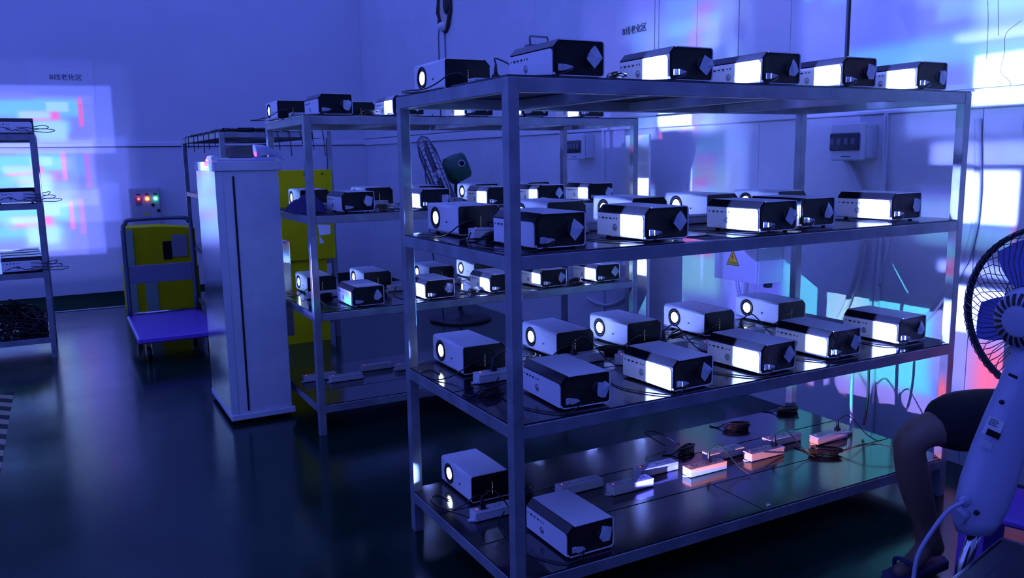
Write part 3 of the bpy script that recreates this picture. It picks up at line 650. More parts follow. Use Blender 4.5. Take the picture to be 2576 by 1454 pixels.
m = MB(); m.lathe([(.0, -.05), (.05, -.035), (.07, 0), (.05, .035), (0, .05)], 14, Matrix.Translation((-.03, -.01, -.22))); obj('white_wad', m, M_PAPER, r)
m = MB(); m.tube([(-.006, .16, -.18), (-.006, .19, -.3), (-.006, .19, -1.2)], .007, 6); m.tube([(-.006, .02, -.27), (-.006, .01, -1.2)], .009, 6); obj('hanging_wire', m, mat('grey stained wire', (.2, .22, .3), .8), r)
# ------------------------------------------------------------------ grey cabinet
r = thing('slim_cabinet', 'tall slim grey metal cabinet with a black slot down its front', 'cabinet', (-.40, 2.78, 0))
CW, CDp, CH = .368, .70, 1.5
m = MB(); m.box(.012, 0, .06, CW-.006, CDp, CH, .002); obj('body', m, M_CAB, r)
m = MB(); m.box(.004, .004, .06, .0115, CDp-.004, CH-.001); obj('side_panel', m, M_CABM, r, label='shiny brushed side panel')
m = MB(); m.box(.0, -.012, CH-.0, CW+.014, CDp+.01, CH+.055, .003); obj('top_cap', m, M_CAB, r)
m = MB(); m.box(0, -.016, .025, CW+.012, CDp+.01, .06, .003); obj('base_plate', m, mat('pale base plate', (.6, .63, .68), .45), r)
m = MB(); m.box(.098, -.003, .075, .11, -.0006, CH-.03); obj('front_slot', m, M_HOLE, r)
m = MB(); m.box(.005, -.004, .06, .045, -.0005, CH-.001, .001); obj('corner_strip', m, mat('pale corner strip', (.55, .6, .66), .4), r)
for x in (.05, CW-.05):
    for y in (.06, CDp-.06):
        m = MB(); m.lathe([(.022, 0), (.022, .006), (.008, .008), (.008, .026)], 12); obj('foot', m, M_BLACK, r, loc=(x, y, 0))
# switch box hung on the cabinet's right side
m = MB(); m.box(-.028, 3.26, .40, .12, 3.44, 1.03, .003); 
o = tag(obj('switch_box', m, M_CAB), 'narrow grey switch box hung on the side of the slim cabinet', 'switch box')
m = MB(); m.box(-.02, 3.254, .41, .112, 3.2595, 1.02, .001); obj('door', m, M_CAB, o)
cord([(.06, 3.30, .41), (.09, 3.28, .25), (.10, 3.27, .12), (.05, 3.3, .03), (.0, 3.33, .004)], 'thin pale cord hanging from the switch box', r=.002, mt=M_WCORD)
# items on the cabinet
zt = CH+.055+.001
m = MB(); m.box(-.37, 2.83, zt, -.10, 3.25, zt+.016, .004); tag(obj('flat_box', m, M_CAB), 'flat grey box lying on the slim cabinet', 'box')
m = MB(); m.box(-.30, 2.84, zt+.0165, -.12, 3.2, zt+.020, .001); tag(obj('black_tablet', m, M_GLOSS), 'thin black plate on the flat box', 'plate')
m = MB(); m.box(-.17, 2.79, zt, -.05, 2.825, zt+.02, .002); tag(obj('small_box', m, M_ROLL), 'small pale box at the cabinet top front edge', 'box')
m = MB(); m.tube([(-.385, 2.79, zt+.018), (-.385, 3.0, zt+.018)], .016, 12); tag(obj('paper_roll', m, M_PAPER), 'short white roll at the corner of the cabinet top', 'roll')
m = MB(); pts = spline([(-.12, 3.0, zt+.055), (-.06, 3.0, zt+.062), (-.0, 2.98, zt+.04), (.05, 2.95, zt+.0)], 6)
m.tube(pts, .04, 14, rr=[.042-.0022*k for k in range(len(pts))]); tag(obj('plastic_scoop', m, M_ROLL), 'curved pale purple plastic cover lying on the cabinet', 'cover')
# papers stuck on the rear rack
m = MB(); m.add([(.045, 2.292, 1.205), (.115, 2.290, 1.20), (.112, 2.286, 1.15), (.05, 2.285, 1.145), (.05, 2.288, 1.10), (.075, 2.284, 1.105)], [(0, 3, 2, 1), (3, 4, 5)])
m.v += [(a, b_-.001, c) for a, b_, c in m.v]; m.f += [(6, 7, 8, 9), (9, 11, 10)]; m.sm += [False]*2
tag(obj('paper_scrap', m, M_PAPER), 'crumpled paper scrap hanging under the rear rack second shelf', 'paper')
# dark blue cloth bag on rear rack level two
m = MB(); vs = []; fs = []; U, V = 14, 8
for i in range(U+1):
    for j in range(V+1):
        u = i/U*2-1; v = j/V*2-1; hgt = max(0, (1-abs(u)**2.2)*(1-abs(v)**2.5))**.6*.085*(1+.25*math.sin(5*u+3*v)); vs.append((.07+.10*u, 2.62+.12*v+.02*math.sin(6*u), H2+SZ+.001+hgt))
for i in range(U):
    for j in range(V): a = i*(V+1)+j; fs.append((a, a+V+1, a+V+2, a+1))
m.add(vs, fs, True); n0 = len(m.v); m.f.append(tuple([i*(V+1) for i in range(U+1)]+[U*(V+1)+j for j in range(1, V+1)]+[i*(V+1)+V for i in range(U-1, -1, -1)]+[j for j in range(V-1, 0, -1)])); m.sm.append(False)
tag(obj('cloth_bundle', m, M_DBLUE), 'dark blue cloth heap on the rear rack second shelf', 'cloth')
# ------------------------------------------------------------------ cords on racks C and D
def heap(cx, cy, z, sx, sy, h, n, label, seed=1, r=.006, name='cord_heap'):
    rnd = random.Random(seed); m = MB()
    for _ in range(n):
        pts = []; px, py = cx+rnd.uniform(-sx, sx), cy+rnd.uniform(-sy, sy)
        for k in range(6):
            a = rnd.uniform(0, 6.28); px = min(max(px+math.cos(a)*sx*.5, cx-sx), cx+sx); py = min(max(py+math.sin(a)*sy*.3, cy-sy), cy+sy)
            e = 1-max(abs(px-cx)/sx, abs(py-cy)/sy)*.6
            pts.append((px, py, z+SZ+r+rnd.random()*h*e))
        m.tube(spline(pts, 3), r, 4, cap=False)
    return tag(obj(name, m, M_CORD), label, 'cords', kind='stuff')
heap(.30, 5.9, H1, .26, 1.0, .05, 70, 'tangle of black cords spread over the draped rack', 3)
heap(.25, 5.3, H2, .2, .35, .14, 50, 'black cord tangle on the draped rack middle shelf', 4)
heap(.3, 5.4, H3, .2, .4, .2, 50, 'black cord tangle on the draped rack lower shelf', 5)
heap(-1.62, 5.75, H4, .26, .3, .3, 90, 'dark heap of cords on the bottom shelf of the side rack', 6)
for k in range(7):
    y = 5.0+.30*k+.05*math.sin(k*3); hh = .10+.07*((k*37) % 5)/5
    cord([(.06, y, H1+.02), (-.004, y, H1+.012), (-.012, y+.01, H1-.03), (-.010, y+.03, H1-hh)], 'black cord looped over the draped rack rail, %s from its cabinet end' % (ORD+['seventh'])[k], r=.004, group='cords hanging over the draped rack')
for k in range(6):
    x = .36+.095*k; hh = .10+.05*(k % 3)
    cord([(x, 4.90, H1+.02), (x+.005, 4.868, H1+.010), (x+.012, 4.866, H1-.04), (x+.02, 4.864, H1-hh)], 'short black cord end under the draped rack front rail, %s from the corner post' % ORD[k], r=.004, group='cord ends hanging from the draped rack front')
strip(.30, 4.95, H1, 'white power strip on top of the draped rack', 'strips on the draped rack')
m = MB(); m.box(.76, 4.868, H1-.05, .88, 4.876, H1+.005, .001); tag(obj('junction_box', m, M_STRIP), 'small pale box fixed at the corner of the draped rack', 'junction box')
for k, (yy, zz) in enumerate(((308, H1), (480, H2), (640, H3))):
    for j in range(3 if k else 2):
        y0 = 5.40+.03*j; zb = zz+.03+.025*j
        cord([(-1.42, 5.36, zb), (-1.30, 5.335, zb-.01), (-1.20-.03*j, 5.33, zb-.015), (-1.16-.04*j, 5.335, zb+.0), (-1.24, 5.332, zb+.012), (-1.31, 5.333, zb+.0)],
             "%s black cord loop sticking out from the side rack's %s shelf" % (('shortest', 'middle', 'longest')[j], ('top', 'second', 'third')[k]), r=.003, group='cord loops at the %s shelf of the side rack' % ('top', 'second', 'third')[k])
    m = MB(); m.tube(spline([(-1.60, 5.352, zz+.03), (-1.52, 5.345, zz+.055), (-1.45, 5.345, zz+.03), (-1.38, 5.346, zz+.045), (-1.33, 5.345, zz+.02)], 5), .003, 5)
    tag(obj('loose_cable', m, M_CORD), "black cord lying in front of the side rack's %s shelf projector" % ('top', 'second', 'third')[k], 'cord')
m = MB(); m.box(.42, 4.95, .24, .426, 7.05, 1.70); tag(obj('dark_backing', m, mat('dark blue added backing', (.03, .035, .09), .6)), 'added dark backing that deepens the draped rack interior behind the cabinet', 'sheet')  # backing added so the rack's shadowy interior comes out dark
# ------------------------------------------------------------------ yellow boards, trolley, yellow bin, control box
m = MB(); m.box(.0, 4.76, .72, .87, 4.78, 1.475, .002); o = obj('yellow_board', m, M_YEL); tag(o, 'large yellow board standing behind the rear rack', 'board')
for x in (.64, .79):
    m = MB(); m.lathe([(.009, 0), (.009, .002), (0, .003)], 10, Matrix.Translation((x, 4.7595, 1.44)) @ Matrix.Rotation(PI/2, 4, 'X')); obj('screw_hole', m, M_HOLE, o)
m = MB(); m.box(.0, 4.79, 0, .80, 4.81, .80, .002); tag(obj('yellow_board', m, M_YEL), 'lower yellow board on the floor under the larger one', 'board')
r = thing('platform_trolley', 'blue platform trolley with a grey tube handle', 'trolley', (-.74, 4.68, 0))
m = MB(); m.box(0, 0, .165, .62, 1.12, .215, .012); obj('platform', m, M_BLUEP, r)
m = MB(); hp = spline([(.03, 1.09, .2), (.03, 1.09, .60), (.03, 1.09, .96), (.05, 1.09, 1.03), (.11, 1.09, 1.065), (.51, 1.09, 1.065), (.57, 1.09, 1.03), (.59, 1.09, .96), (.59, 1.09, .2)], 5)
m.tube(hp, .018, 10); obj('handle', m, mat('grey tube', (.12, .14, .18), .35, metal=.4), r)
m = MB(); m.box(.05, 1.082, .50, .57, 1.098, .66, .004); obj('handle_panel', m, mat('grey handle panel', (.18, .2, .26), .5), r)
m = MB(); m.tube([(.04, 1.07, .235), (.58, 1.07, .235)], .008, 8); obj('cross_rod', m, M_CHROME, r)
for x in (.08, .54):
    for y in (.12, 1.0):
        m = MB(); M = Matrix.Translation((x, y, .06)) @ Matrix.Rotation(PI/2, 4, 'Y')
        m.lathe([(.0, -.016), (.05, -.016), (.06, -.010), (.06, .010), (.05, .016), (0, .016)], 18, M); wh = obj('wheel', m, M_BLACK, r)
        m = MB(); m.box(x-.024, y-.02, .06, x-.018, y+.02, .164); m.box(x+.018, y-.02, .06, x+.024, y+.02, .164); m.box(x-.03, y-.03, .155, x+.03, y+.03, .1645); obj('fork', m, M_CHROME, wh)
r = thing('yellow_bin', 'large yellow bin with a paper sheet behind the trolley', 'bin', (-.64, 7.15, 0))
m = MB(); m.box(0, 0, 0, .72, .45, .47, .01); obj('lower_box', m, M_YEL, r)
m = MB(); m.prism([(.05, .472), (.71, .472), (.71, .86), (.40, .895), (.02, .895)], 1, .02, .45); obj('upper_box', m, M_YEL, r)
m = MB(); m.box(-.012, -.012, 0, .10, -.001, .88, .002); obj('pale_film', m, mat('pale green film', (.3, .45, .35), .4), r)
m = MB(); m.box(.18, -.01, .01, .30, -.001, .45, .002); obj('front_strip', m, mat('pale green film', (.3, .45, .35), .4), r)
m = MB(); m.box(.47, .008, .57, .62, .018, .80); obj('paper_sheet', m, mat('grey paper', (.3, .3, .33), .8), r)
m = MB(); m.box(.38, .006, .55, .465, .018, .74, .003); obj('black_strap', m, M_BLACK, r)
r = thing('control_box', 'grey control box with red and green lamps on the back wall', 'control box', (-.245, YB-.17, .72))
m = MB(); m.box(-.17, 0, 0, .17, .165, .53, .005); obj('case', m, mat('grey control box', (.38, .4, .44), .5), r)
m = MB(); m.box(-.16, -.012, .01, .16, -.001, .52, .003); d = obj('door', m, mat('grey control box', (.38, .4, .44), .5), r)
for x, col, nm, rr_ in ((-.075, (1, .03, .02), 'red_lamp', .015), (.02, (1, .12, .02), 'orange_red_lamp', .022), (.115, (.05, 1, .3), 'green_lamp', .02)):
    m = MB(); m.lathe([(rr_, 0), (rr_, .01), (rr_*.7, .018), (0, .02)], 14, Matrix.Translation((x, -.013, .405)) @ Matrix.Rotation(PI/2, 4, 'X')); obj(nm, m, mat(nm, col, .3, emit=col, es=4), r)
    m = MB(); m.box(x-.02, -.015, .45, x+.02, -.0125, .465); obj('label_plate', m, M_INK, d)
for x, z in ((.08, .33), (.14, .26)):
    m = MB(); m.lathe([(.018, 0), (.018, .014), (0, .016)], 14, Matrix.Translation((x, -.0125, z)) @ Matrix.Rotation(PI/2, 4, 'X')); obj('rotary_knob', m, M_BLACK, r)
m = MB(); m.box(-.11, -.016, .33, -.04, -.0125, .42, .002); obj('switch_plate', m, mat('dim switch plate', (.2, .15, .2), .5), r)
m = MB(); m.prism([(-.03, .20), (.03, .20), (0, .25)], 1, -.0145, -.0125); obj('warning_triangle', m, M_WARN, r)
# ------------------------------------------------------------------ middle pedestal fan (seen edge on, tilted up)
FM = Vector((1.98, 5.0, 1.50))
r = thing('pedestal_fan', 'green motored pedestal fan standing tilted behind the rear rack', 'fan', (2.15, 5.0, 0))
m = MB(); m.lathe([(.30, 0), (.30, .02), (.26, .035), (.05, .05), (.03, .09), (.0, .09)], 36); obj('base', m, M_CASE, r)
m = MB(); m.tube([(0, 0, .06), (0, 0, 1.24)], .018, 12); m.tube([(0, 0, 1.22), (.0, 0, 1.36)], .028, 12); obj('pole', m, M_GUARD, r)
ax = Matrix.Translation((-.19, 0.02, 1.39)) @ Matrix.Rotation(-.41, 4, 'Z') @ Matrix.Rotation(-PI/2-.36, 4, 'Y')   # local z = blowing direction, away to the left and a little down
m = MB()
for k in range(40):
    a = 2*PI*k/40; c, s = math.cos(a), math.sin(a)
    m.tube([ax @ Vector((c*q, s*q, h)) for q, h in ((.04, .095), (.22, .09), (.36, .06), (.40, .0), (.36, -.05), (.22, -.08), (.06, -.08))], .0026, 4, cap=False)
for q, h in ((.40, 0), (.36, .06), (.36, -.05), (.24, .088), (.24, -.078), (.05, .095)):
    pts = [ax @ Vector((math.cos(2*PI*k/32)*q, math.sin(2*PI*k/32)*q, h)) for k in range(33)]; m.tube(pts, .0045, 5, cap=False)
obj('guard', m, M_GUARD, r)
for k in range(3):
    m = MB(); a = 2*PI*k/3+.3; vs = []; fs = []
    for i in range(7):
        q = .05+.30*i/6
        for j in range(3):
            b_ = a+(j-1)*.42; vs.append(ax @ Vector((math.cos(b_)*q, math.sin(b_)*q, (j-1)*.025)))
    for i in range(6):
        for j in range(2): t = i*3+j; fs.append((t, t+3, t+4, t+1))
    m.add(vs, fs, True); m.add([v-Vector((.002, 0, 0)) for v in vs], [f[::-1] for f in fs], True); obj('blade', m, M_GUARD, r)
m = MB(); m.lathe([(.0, -.08), (.085, -.085), (.122, -.10), (.132, -.20), (.120, -.29), (.09, -.31), (0, -.315)][::-1], 28, ax); mo = obj('motor_housing', m, M_GREEN, r)
m = MB(); m.lathe([(.022, 0), (.022, .01), (0, .012)], 14, Matrix.Translation((ax @ Vector((0, 0, -.24)))+Vector((-.052, -.121, .03))) @ Matrix.Rotation(-.41, 4, 'Z') @ Matrix.Rotation(PI/2, 4, 'X')); obj('speed_knob', m, M_BLACK, r)
m = MB(); m.lathe([(.032, 0), (.032, .004), (.024, .005), (.024, .001)], 16, Matrix.Translation((ax @ Vector((0, 0, -.24)))+Vector((-.052, -.121, .03))) @ Matrix.Rotation(-.41, 4, 'Z') @ Matrix.Rotation(PI/2, 4, 'X')); obj('knob_ring', m, M_PAPER, r)
m = MB(); m.box(-.06, -.118, 1.41, -.0, -.116, 1.425); obj('red_print', m, M_REDP, r)
m = MB(); m.tube(spline([(-.36, -.1, 1.55), (-.37, -.12, 1.4), (-.36, -.14, 1.2), (-.34, -.12, .8), (-.25, -.1, .3), (-.2, -.05, .03)], 6), .005, 6); obj('cord', m, M_CORD, r)
# ------------------------------------------------------------------ foreground fan at the right
D = 2.4
r = thing('standing_fan', 'white standing fan seen from behind with a dark wire cage', 'fan', at(2470, 1420, D)); R0 = r.location.copy()
FC = at(2648, 792, D)-R0
ax = Matrix.Translation(FC) @ Matrix.Rotation(-PI/2, 4, 'Y') @ Matrix.Rotation(.0, 4, 'X')   # local z towards -X : the back of the fan
m = MB(); N = 66
for k in range(N):
    a = 2*PI*k/N; c, s = math.cos(a), math.sin(a); a2 = a+.5
    m.tube([ax @ Vector((math.cos(a+.10*t)*q, math.sin(a+.10*t)*q, h)) for t, (q, h) in enumerate(((.262, .0), (.258, .018), (.235, .045), (.17, .075), (.09, .088)))], .0015, 4, cap=False)
obj('rear_guard', m, M_WIRE, r)
m = MB()
for k in range(48):
    a = -2*PI*k/48; m.tube([ax @ Vector((math.cos(a-.12*t)*q, math.sin(a-.12*t)*q, h)) for t, (q, h) in enumerate(((.258, -.004), (.245, -.045), (.17, -.085), (.05, -.095)))], .0013, 4, cap=False)
for q, h in ((.12, -.092), (.19, -.08)):
    m.tube([ax @ Vector((math.cos(2*PI*k/40)*q, math.sin(2*PI*k/40)*q, h)) for k in range(41)], .0015, 4, cap=False)
obj('front_guard', m, M_WIRE, r)
m = MB(); m.lathe([(.250, -.012), (.250, .012), (.257, .014), (.257, -.014)], 64, ax); m.f = m.f[:-2]; m.sm = m.sm[:-2]; m.lathe([(.257, -.014), (.250, -.012)], 64, ax); m.f = m.f[:-2]; m.sm = m.sm[:-2]; obj('cage_rim', m, M_WIRE, r)
for k in range(5):
    m = MB(); a = 2*PI*k/5+.55; vs = []; fs = []
    for i in range(9):
        q = .045+.19*i/8; wd = .30+.28*math.sin(PI*(i/8)**.8)
        for j in range(7):
            t = j/6-.5; b_ = a+t*wd*1.5; vs.append(ax @ Vector((math.cos(b_)*q, math.sin(b_)*q, t*.05-.01)))
    for i in range(8):
        for j in range(6): t = i*7+j; fs.append((t, t+7, t+8, t+1))
    m.add(vs, fs, True); m.add([v+Vector((.002, 0, 0)) for v in vs], [f[::-1] for f in fs], True); obj('blade', m, M_BLADE, r)
m = MB(); m.lathe([(.0, .175), (.035, .176), (.06, .168), (.082, .15), (.092, .12), (.094, .07), (.085, .05), (0, .05)], 40, ax); mo = obj('motor_housing', m, M_FANW, r)
for k in range(22):
    a = 2*PI*k/22; m = MB(); Mv = ax @ Matrix.Rotation(a, 4, 'Z')
    m.add([(.045, -.0035, .1735), (.045, .0035, .1735), (.062, .0045, .1678), (.075, .0045, .1575), (.075, -.0045, .1575), (.062, -.0045, .1678),
           (.045, -.0035, .1765), (.045, .0035, .1765), (.062, .0045, .1700), (.0765, .0045, .1585), (.0765, -.0045, .1585), (.062, -.0045, .1700)],
          [(6, 7, 8, 11), (11, 8, 9, 10), (0, 1, 7, 6), (1, 2, 8, 7), (2, 3, 9, 8), (3, 4, 10, 9), (4, 5, 11, 10), (5, 0, 6, 11)], M=Mv)
    obj('vent_slot', m, M_HOLE, mo); m = MB(); m.box(.0925, -.004, .075, .0955, .004, .115, M=Mv); obj('side_slot', m, M_HOLE, mo)
# column: a lofted body leaning towards the lower left
vdir = FW; cen = [(2600, 850, 34), (2584, 900, 38), (2566, 960, 46), (2540, 1040, 58), (2514, 1120, 66), (2490, 1200, 70), (2470, 1270, 66), (2458, 1310, 56), (2450, 1338, 40)]
m = MB(); vs = []; seg = 20
for (cx, cy, hw) in cen:
    c0 = at(cx, cy, D-.03)-R0; w_ = hw/FPX*D
    for k in range(seg):
        a = 2*PI*k/seg; vs.append(c0+RT*(math.copysign(abs(math.cos(a))**.75, math.cos(a))*w_)+FW*(math.sin(a)*.045))
fs = [(i*seg+k, i*seg+(k+1) % seg, (i+1)*seg+(k+1) % seg, (i+1)*seg+k) for i in range(len(cen)-1) for k in range(seg)]+[tuple(range(seg-1, -1, -1)), tuple((len(cen)-1)*seg+k for k in range(seg))]
m.add(vs, fs, True); m.sm[-1] = m.sm[-2] = False; colm = obj('column', m, M_FANW, r)
def onfan(px, py, dd=.078): return at(px, py, D-dd)-R0
def disc(px, py, rad, m_, nm, dd=.078, hgt=.004):
    M = Matrix.Translation(onfan(px, py, dd)) @ Matrix(((RT.x, UP.x, -FW.x), (RT.y, UP.y, -FW.y), (RT.z, UP.z, -FW.z))).to_4x4()
    m = MB(); m.lathe([(rad, -hgt), (rad, 0), (rad*.8, hgt*.5), (0, hgt*.5)], 16, M); return obj(nm, m, m_, r)
disc(2521, 1012, .007, M_HOLE, 'screw_hole'); disc(2458, 1290, .0075, M_HOLE, 'screw_hole'); disc(2428, 1262, .017, M_FANW, 'cord_grommet', .082, .010)
for (px, py, w_, h_, mm, nm) in ((2549, 946, .026, .008, M_HOLE, 'slot'), (2500, 1076, .045, .052, M_PAPER, 'rating_label'), (2499, 1092, .040, .018, M_BLACK, 'label_block'), (2482, 1118, .032, .020, mat('faint sticker', (.5, .52, .62), .5), 'barcode_sticker')):
    M = Matrix.Translation(onfan(px, py, .0775 if nm != 'label_block' else .0785)) @ Matrix(((RT.x, UP.x, -FW.x), (RT.y, UP.y, -FW.y), (RT.z, UP.z, -FW.z))).to_4x4() @ Matrix.Rotation(-.42, 4, 'Z')
    m = MB(); m.box(-w_/2, -h_/2, -.003, w_/2, h_/2, .0); ob = obj(nm, m, mm, r)
    if nm == 'rating_label':
        for q in range(4):
            m = MB(); m.box(-w_*.42, h_*(.40-.1*q)-.001, .0002, w_*(.1+.08*(q % 2)), h_*(.40-.1*q)+.0008, .0006); 
            for i in range(len(m.v)): m.v[i] = tuple(M @ Vector(m.v[i]))
            obj('printed_line', m, M_INK, ob)
        for i in range(8): pass
m = MB(); 
# bake transforms of the plates
for ob in [c for c in r.children if c.name.split('.')[0] in ('slot', 'rating_label', 'label_block', 'barcode_sticker')]:
    nm = ob.name.split('.')[0]; px, py = {'slot': (2549, 946), 'rating_label': (2500, 1076), 'label_block': (2499, 1092), 'barcode_sticker': (2482, 1118)}[nm]
    M = Matrix.Translation(onfan(px, py, .0775 if nm != 'label_block' else .0785)) @ Matrix(((RT.x, UP.x, -FW.x), (RT.y, UP.y, -FW.y), (RT.z, UP.z, -FW.z))).to_4x4() @ Matrix.Rotation(-.42, 4, 'Z')
    ob.data.transform(M)
m = MB(); m.tube([onfan(2408, 1300, .06), onfan(2430, 1290, .05)], .02, 14, rr=[.022, .018]); obj('tilt_knob', m, M_FANW, r)
m = MB(); p0 = onfan(2452, 1330, .03); p1 = at(2418, 1430, D)-R0; p2 = Vector((p1.x-.02, p1.y, -R0.z+.03)); m.tube([p0, p1, p2], .014, 14); m.tube([p0+Vector((.012, -.012, 0)), p1+Vector((.012, -.012, 0))], .006, 8); obj('chrome_pole', m, M_CHROME, r)
m = MB(); m.lathe([(.14, 0), (.14, .015), (.12, .028), (.03, .04), (0, .04)], 30, Matrix.Translation((p2.x, p2.y, -R0.z))); obj('base', m, M_CASE, r)
m = MB(); m.tube(spline([onfan(2425, 1262, .1), onfan(2385, 1285, .1), onfan(2345, 1335, .1), onfan(2312, 1390, .1), onfan(2300, 1440, .1), onfan(2298, 1500, .1), onfan(2310, 1640, .05), Vector((p2.x-.1, p2.y, -R0.z+.01))], 6), .006, 8)
obj('cord', m, M_FANW, r)
# black case at the lower right
c0 = Vector((.837, -1.062, 0)); e1 = Vector((-.977, -.21, 0)).normalized(); e2 = Vector((.21, -.977, 0)).normalized()
Mb = Matrix(((e1.x, -e2.x, 0, c0.x), (e1.y, -e2.y, 0, c0.y), (0, 0, 1, 0), (0, 0, 0, 1)))
r = thing('storage_case', 'black storage case with a shiny rim at the lower corner of the view', 'case', (0, 0, 0)); r.matrix_world = Mb
m = MB(); m.box(.01, -.44, 0, .55, -.01, .54, .012); obj('body', m, M_CASE, r)
m = MB(); m.box(0, -.45, .541, .56, 0, .574, .009); obj('lid', m, M_CASE, r)
for q in range(3):
    m = MB(); m.box(.04, -.40+.13*q, .5745, .52, -.31+.13*q, .578, .002); obj('lid_panel', m, M_CASE, r)
m = MB(); m.tube([(-.002, -.002, .570), (.56, -.002, .570)], .005, 8); m.tube([(-.002, -.002, .570), (-.002, -.45, .570)], .005, 8); obj('metal_edge', m, M_CHROME, r)
# blue plastic stool beside the fan
r = thing('plastic_stool', 'blue plastic stool behind the white fan', 'stool', (1.42, -.78, 0), .3)
m = MB(); m.box(-.15, -.15, .40, .15, .15, .43, .01); obj('seat', m, M_BLUEP, r)
for sx in (-1, 1):
    for sy in (-1, 1):
        m = MB(); m.add([(sx*.145, sy*.145, 0), (sx*.085, sy*.145, 0), (sx*.085, sy*.115, 0), (sx*.145, sy*.085, 0), (sx*.135, sy*.135, .40), (sx*.06, sy*.135, .40), (sx*.06, sy*.11, .40), (sx*.135, sy*.06, .40)],
            [(3, 2, 1, 0), (4, 5, 6, 7), (0, 1, 5, 4), (1, 2, 6, 5), (2, 3, 7, 6), (3, 0, 4, 7)]); obj('leg', m, M_BLUEP, r)
# ------------------------------------------------------------------ person
def skin_body(name, verts, edges, radii, m_, parent=None, sub=2, root=0):
    me = bpy.data.meshes.new(name); me.from_pydata(verts, edges, []); me.update(); o = bpy.data.objects.new(name, me); COL.objects.link(o)
    md = o.modifiers.new('skin', 'SKIN'); md.use_smooth_shade = True
    sv = me.skin_vertices[0].data
    for i, q in enumerate(radii): sv[i].radius = q if isinstance(q, tuple) else (q, q); sv[i].use_root = i == root
    s2 = o.modifiers.new('sub', 'SUBSURF'); s2.levels = sub; s2.render_levels = sub
    dg = bpy.context.evaluated_depsgraph_get(); dg.update(); me2 = bpy.data.meshes.new_from_object(o.evaluated_get(dg)); me2.name = name
    me2.materials.clear(); me2.materials.append(m_)
    for p in me2.polygons: p.use_smooth = True
    bpy.data.objects.remove(o); return obj(name, me2, None, parent)
HP = Vector((1.93, -.72, .60))
pr = thing('person', 'person in black shorts sitting bent knee forward beside the rack', 'person', (HP.x, HP.y, 0)); O = Vector((HP.x, HP.y, 0))
V = {'pel': (1.93, -.72, .60), 'hipL': (1.86, -.62, .585), 'thL': (1.60, -.49, .60), 'knL': (1.365, -.405, .555), 'cal': (1.45, -.39, .34), 'ankL': (1.575, -.385, .10), 'heel': (1.62, -.385, .045), 'ball': (1.45, -.385, .03), 'toe': (1.37, -.385, .025),
     'hipR': (1.96, -.84, .585), 'thR': (1.80, -.98, .60), 'knR': (1.66, -1.12, .56), 'calR': (1.74, -1.1, .33), 'ankR': (1.82, -1.08, .10), 'ballR': (1.72, -1.14, .03), 'toeR': (1.66, -1.17, .025),
     'belly': (1.96, -.74, .76), 'chest': (1.93, -.74, .98), 'upch': (1.90, -.74, 1.09), 'neck': (1.86, -.735, 1.19), 'shL': (1.88, -.57, 1.09), 'elL': (2.03, -.50, .86), 'wrL': (2.08, -.60, .66),
     'shR': (1.93, -.91, 1.09), 'elR': (2.05, -1.0, .86), 'wrR': (2.10, -.92, .66)}
K = list(V); E_ = [('pel', 'hipL'), ('hipL', 'thL'), ('thL', 'knL'), ('knL', 'cal'), ('cal', 'ankL'), ('ankL', 'heel'), ('ankL', 'ball'), ('ball', 'toe'), ('pel', 'hipR'), ('hipR', 'thR'), ('thR', 'knR'), ('knR', 'calR'), ('calR', 'ankR'), ('ankR', 'ballR'), ('ballR', 'toeR'),
     ('pel', 'belly'), ('belly', 'chest'), ('chest', 'upch'), ('upch', 'neck'), ('upch', 'shL'), ('shL', 'elL'), ('elL', 'wrL'), ('upch', 'shR'), ('shR', 'elR'), ('elR', 'wrR')]
RR = dict(pel=.12, hipL=.095, thL=.082, knL=.064, cal=.062, ankL=.037, heel=.032, ball=.034, toe=.022, hipR=.095, thR=.08, knR=.062, calR=.06, ankR=.036, ballR=.033, toeR=.022, belly=.125, chest=.14, upch=.11, neck=.055, shL=.06, elL=.042, wrL=.028, shR=.06, elR=.042, wrR=.028)
body = skin_body('body', [Vector(V[k])-O for k in K], [(K.index(a), K.index(b_)) for a, b_ in E_], [RR[k] for k in K], M_SKIN, pr)
sh = ['pel', 'hipL', 'thL', 'k2', 'hipR', 'thR', 'kR2']; SV = dict(V); SV['k2'] = (1.43, -.43, .590); SV['kR2'] = (1.70, -1.08, .575)
skin_body('shorts', [Vector(SV[k])-O for k in sh], [(0, 1), (1, 2), (2, 3), (0, 4), (4, 5), (5, 6)], [.150, .124, .120, .106, .124, .114, .102], M_CLOTH, pr)
tsv = [(1.94, -.73, .62), (1.96, -.74, .80), (1.93, -.74, .98), (1.90, -.74, 1.09), (1.88, -.59, 1.085), (1.98, -.53, .93), (1.93, -.89, 1.085), (2.01, -.98, .93), (1.87, -.737, 1.15)]
skin_body('shirt', [Vector(p)-O for p in tsv], [(0, 1), (1, 2), (2, 3), (3, 4), (4, 5), (3, 6), (6, 7), (3, 8)], [.150, .146, .165, .145, .092, .064, .092, .064, .066], M_CLOTH, pr)
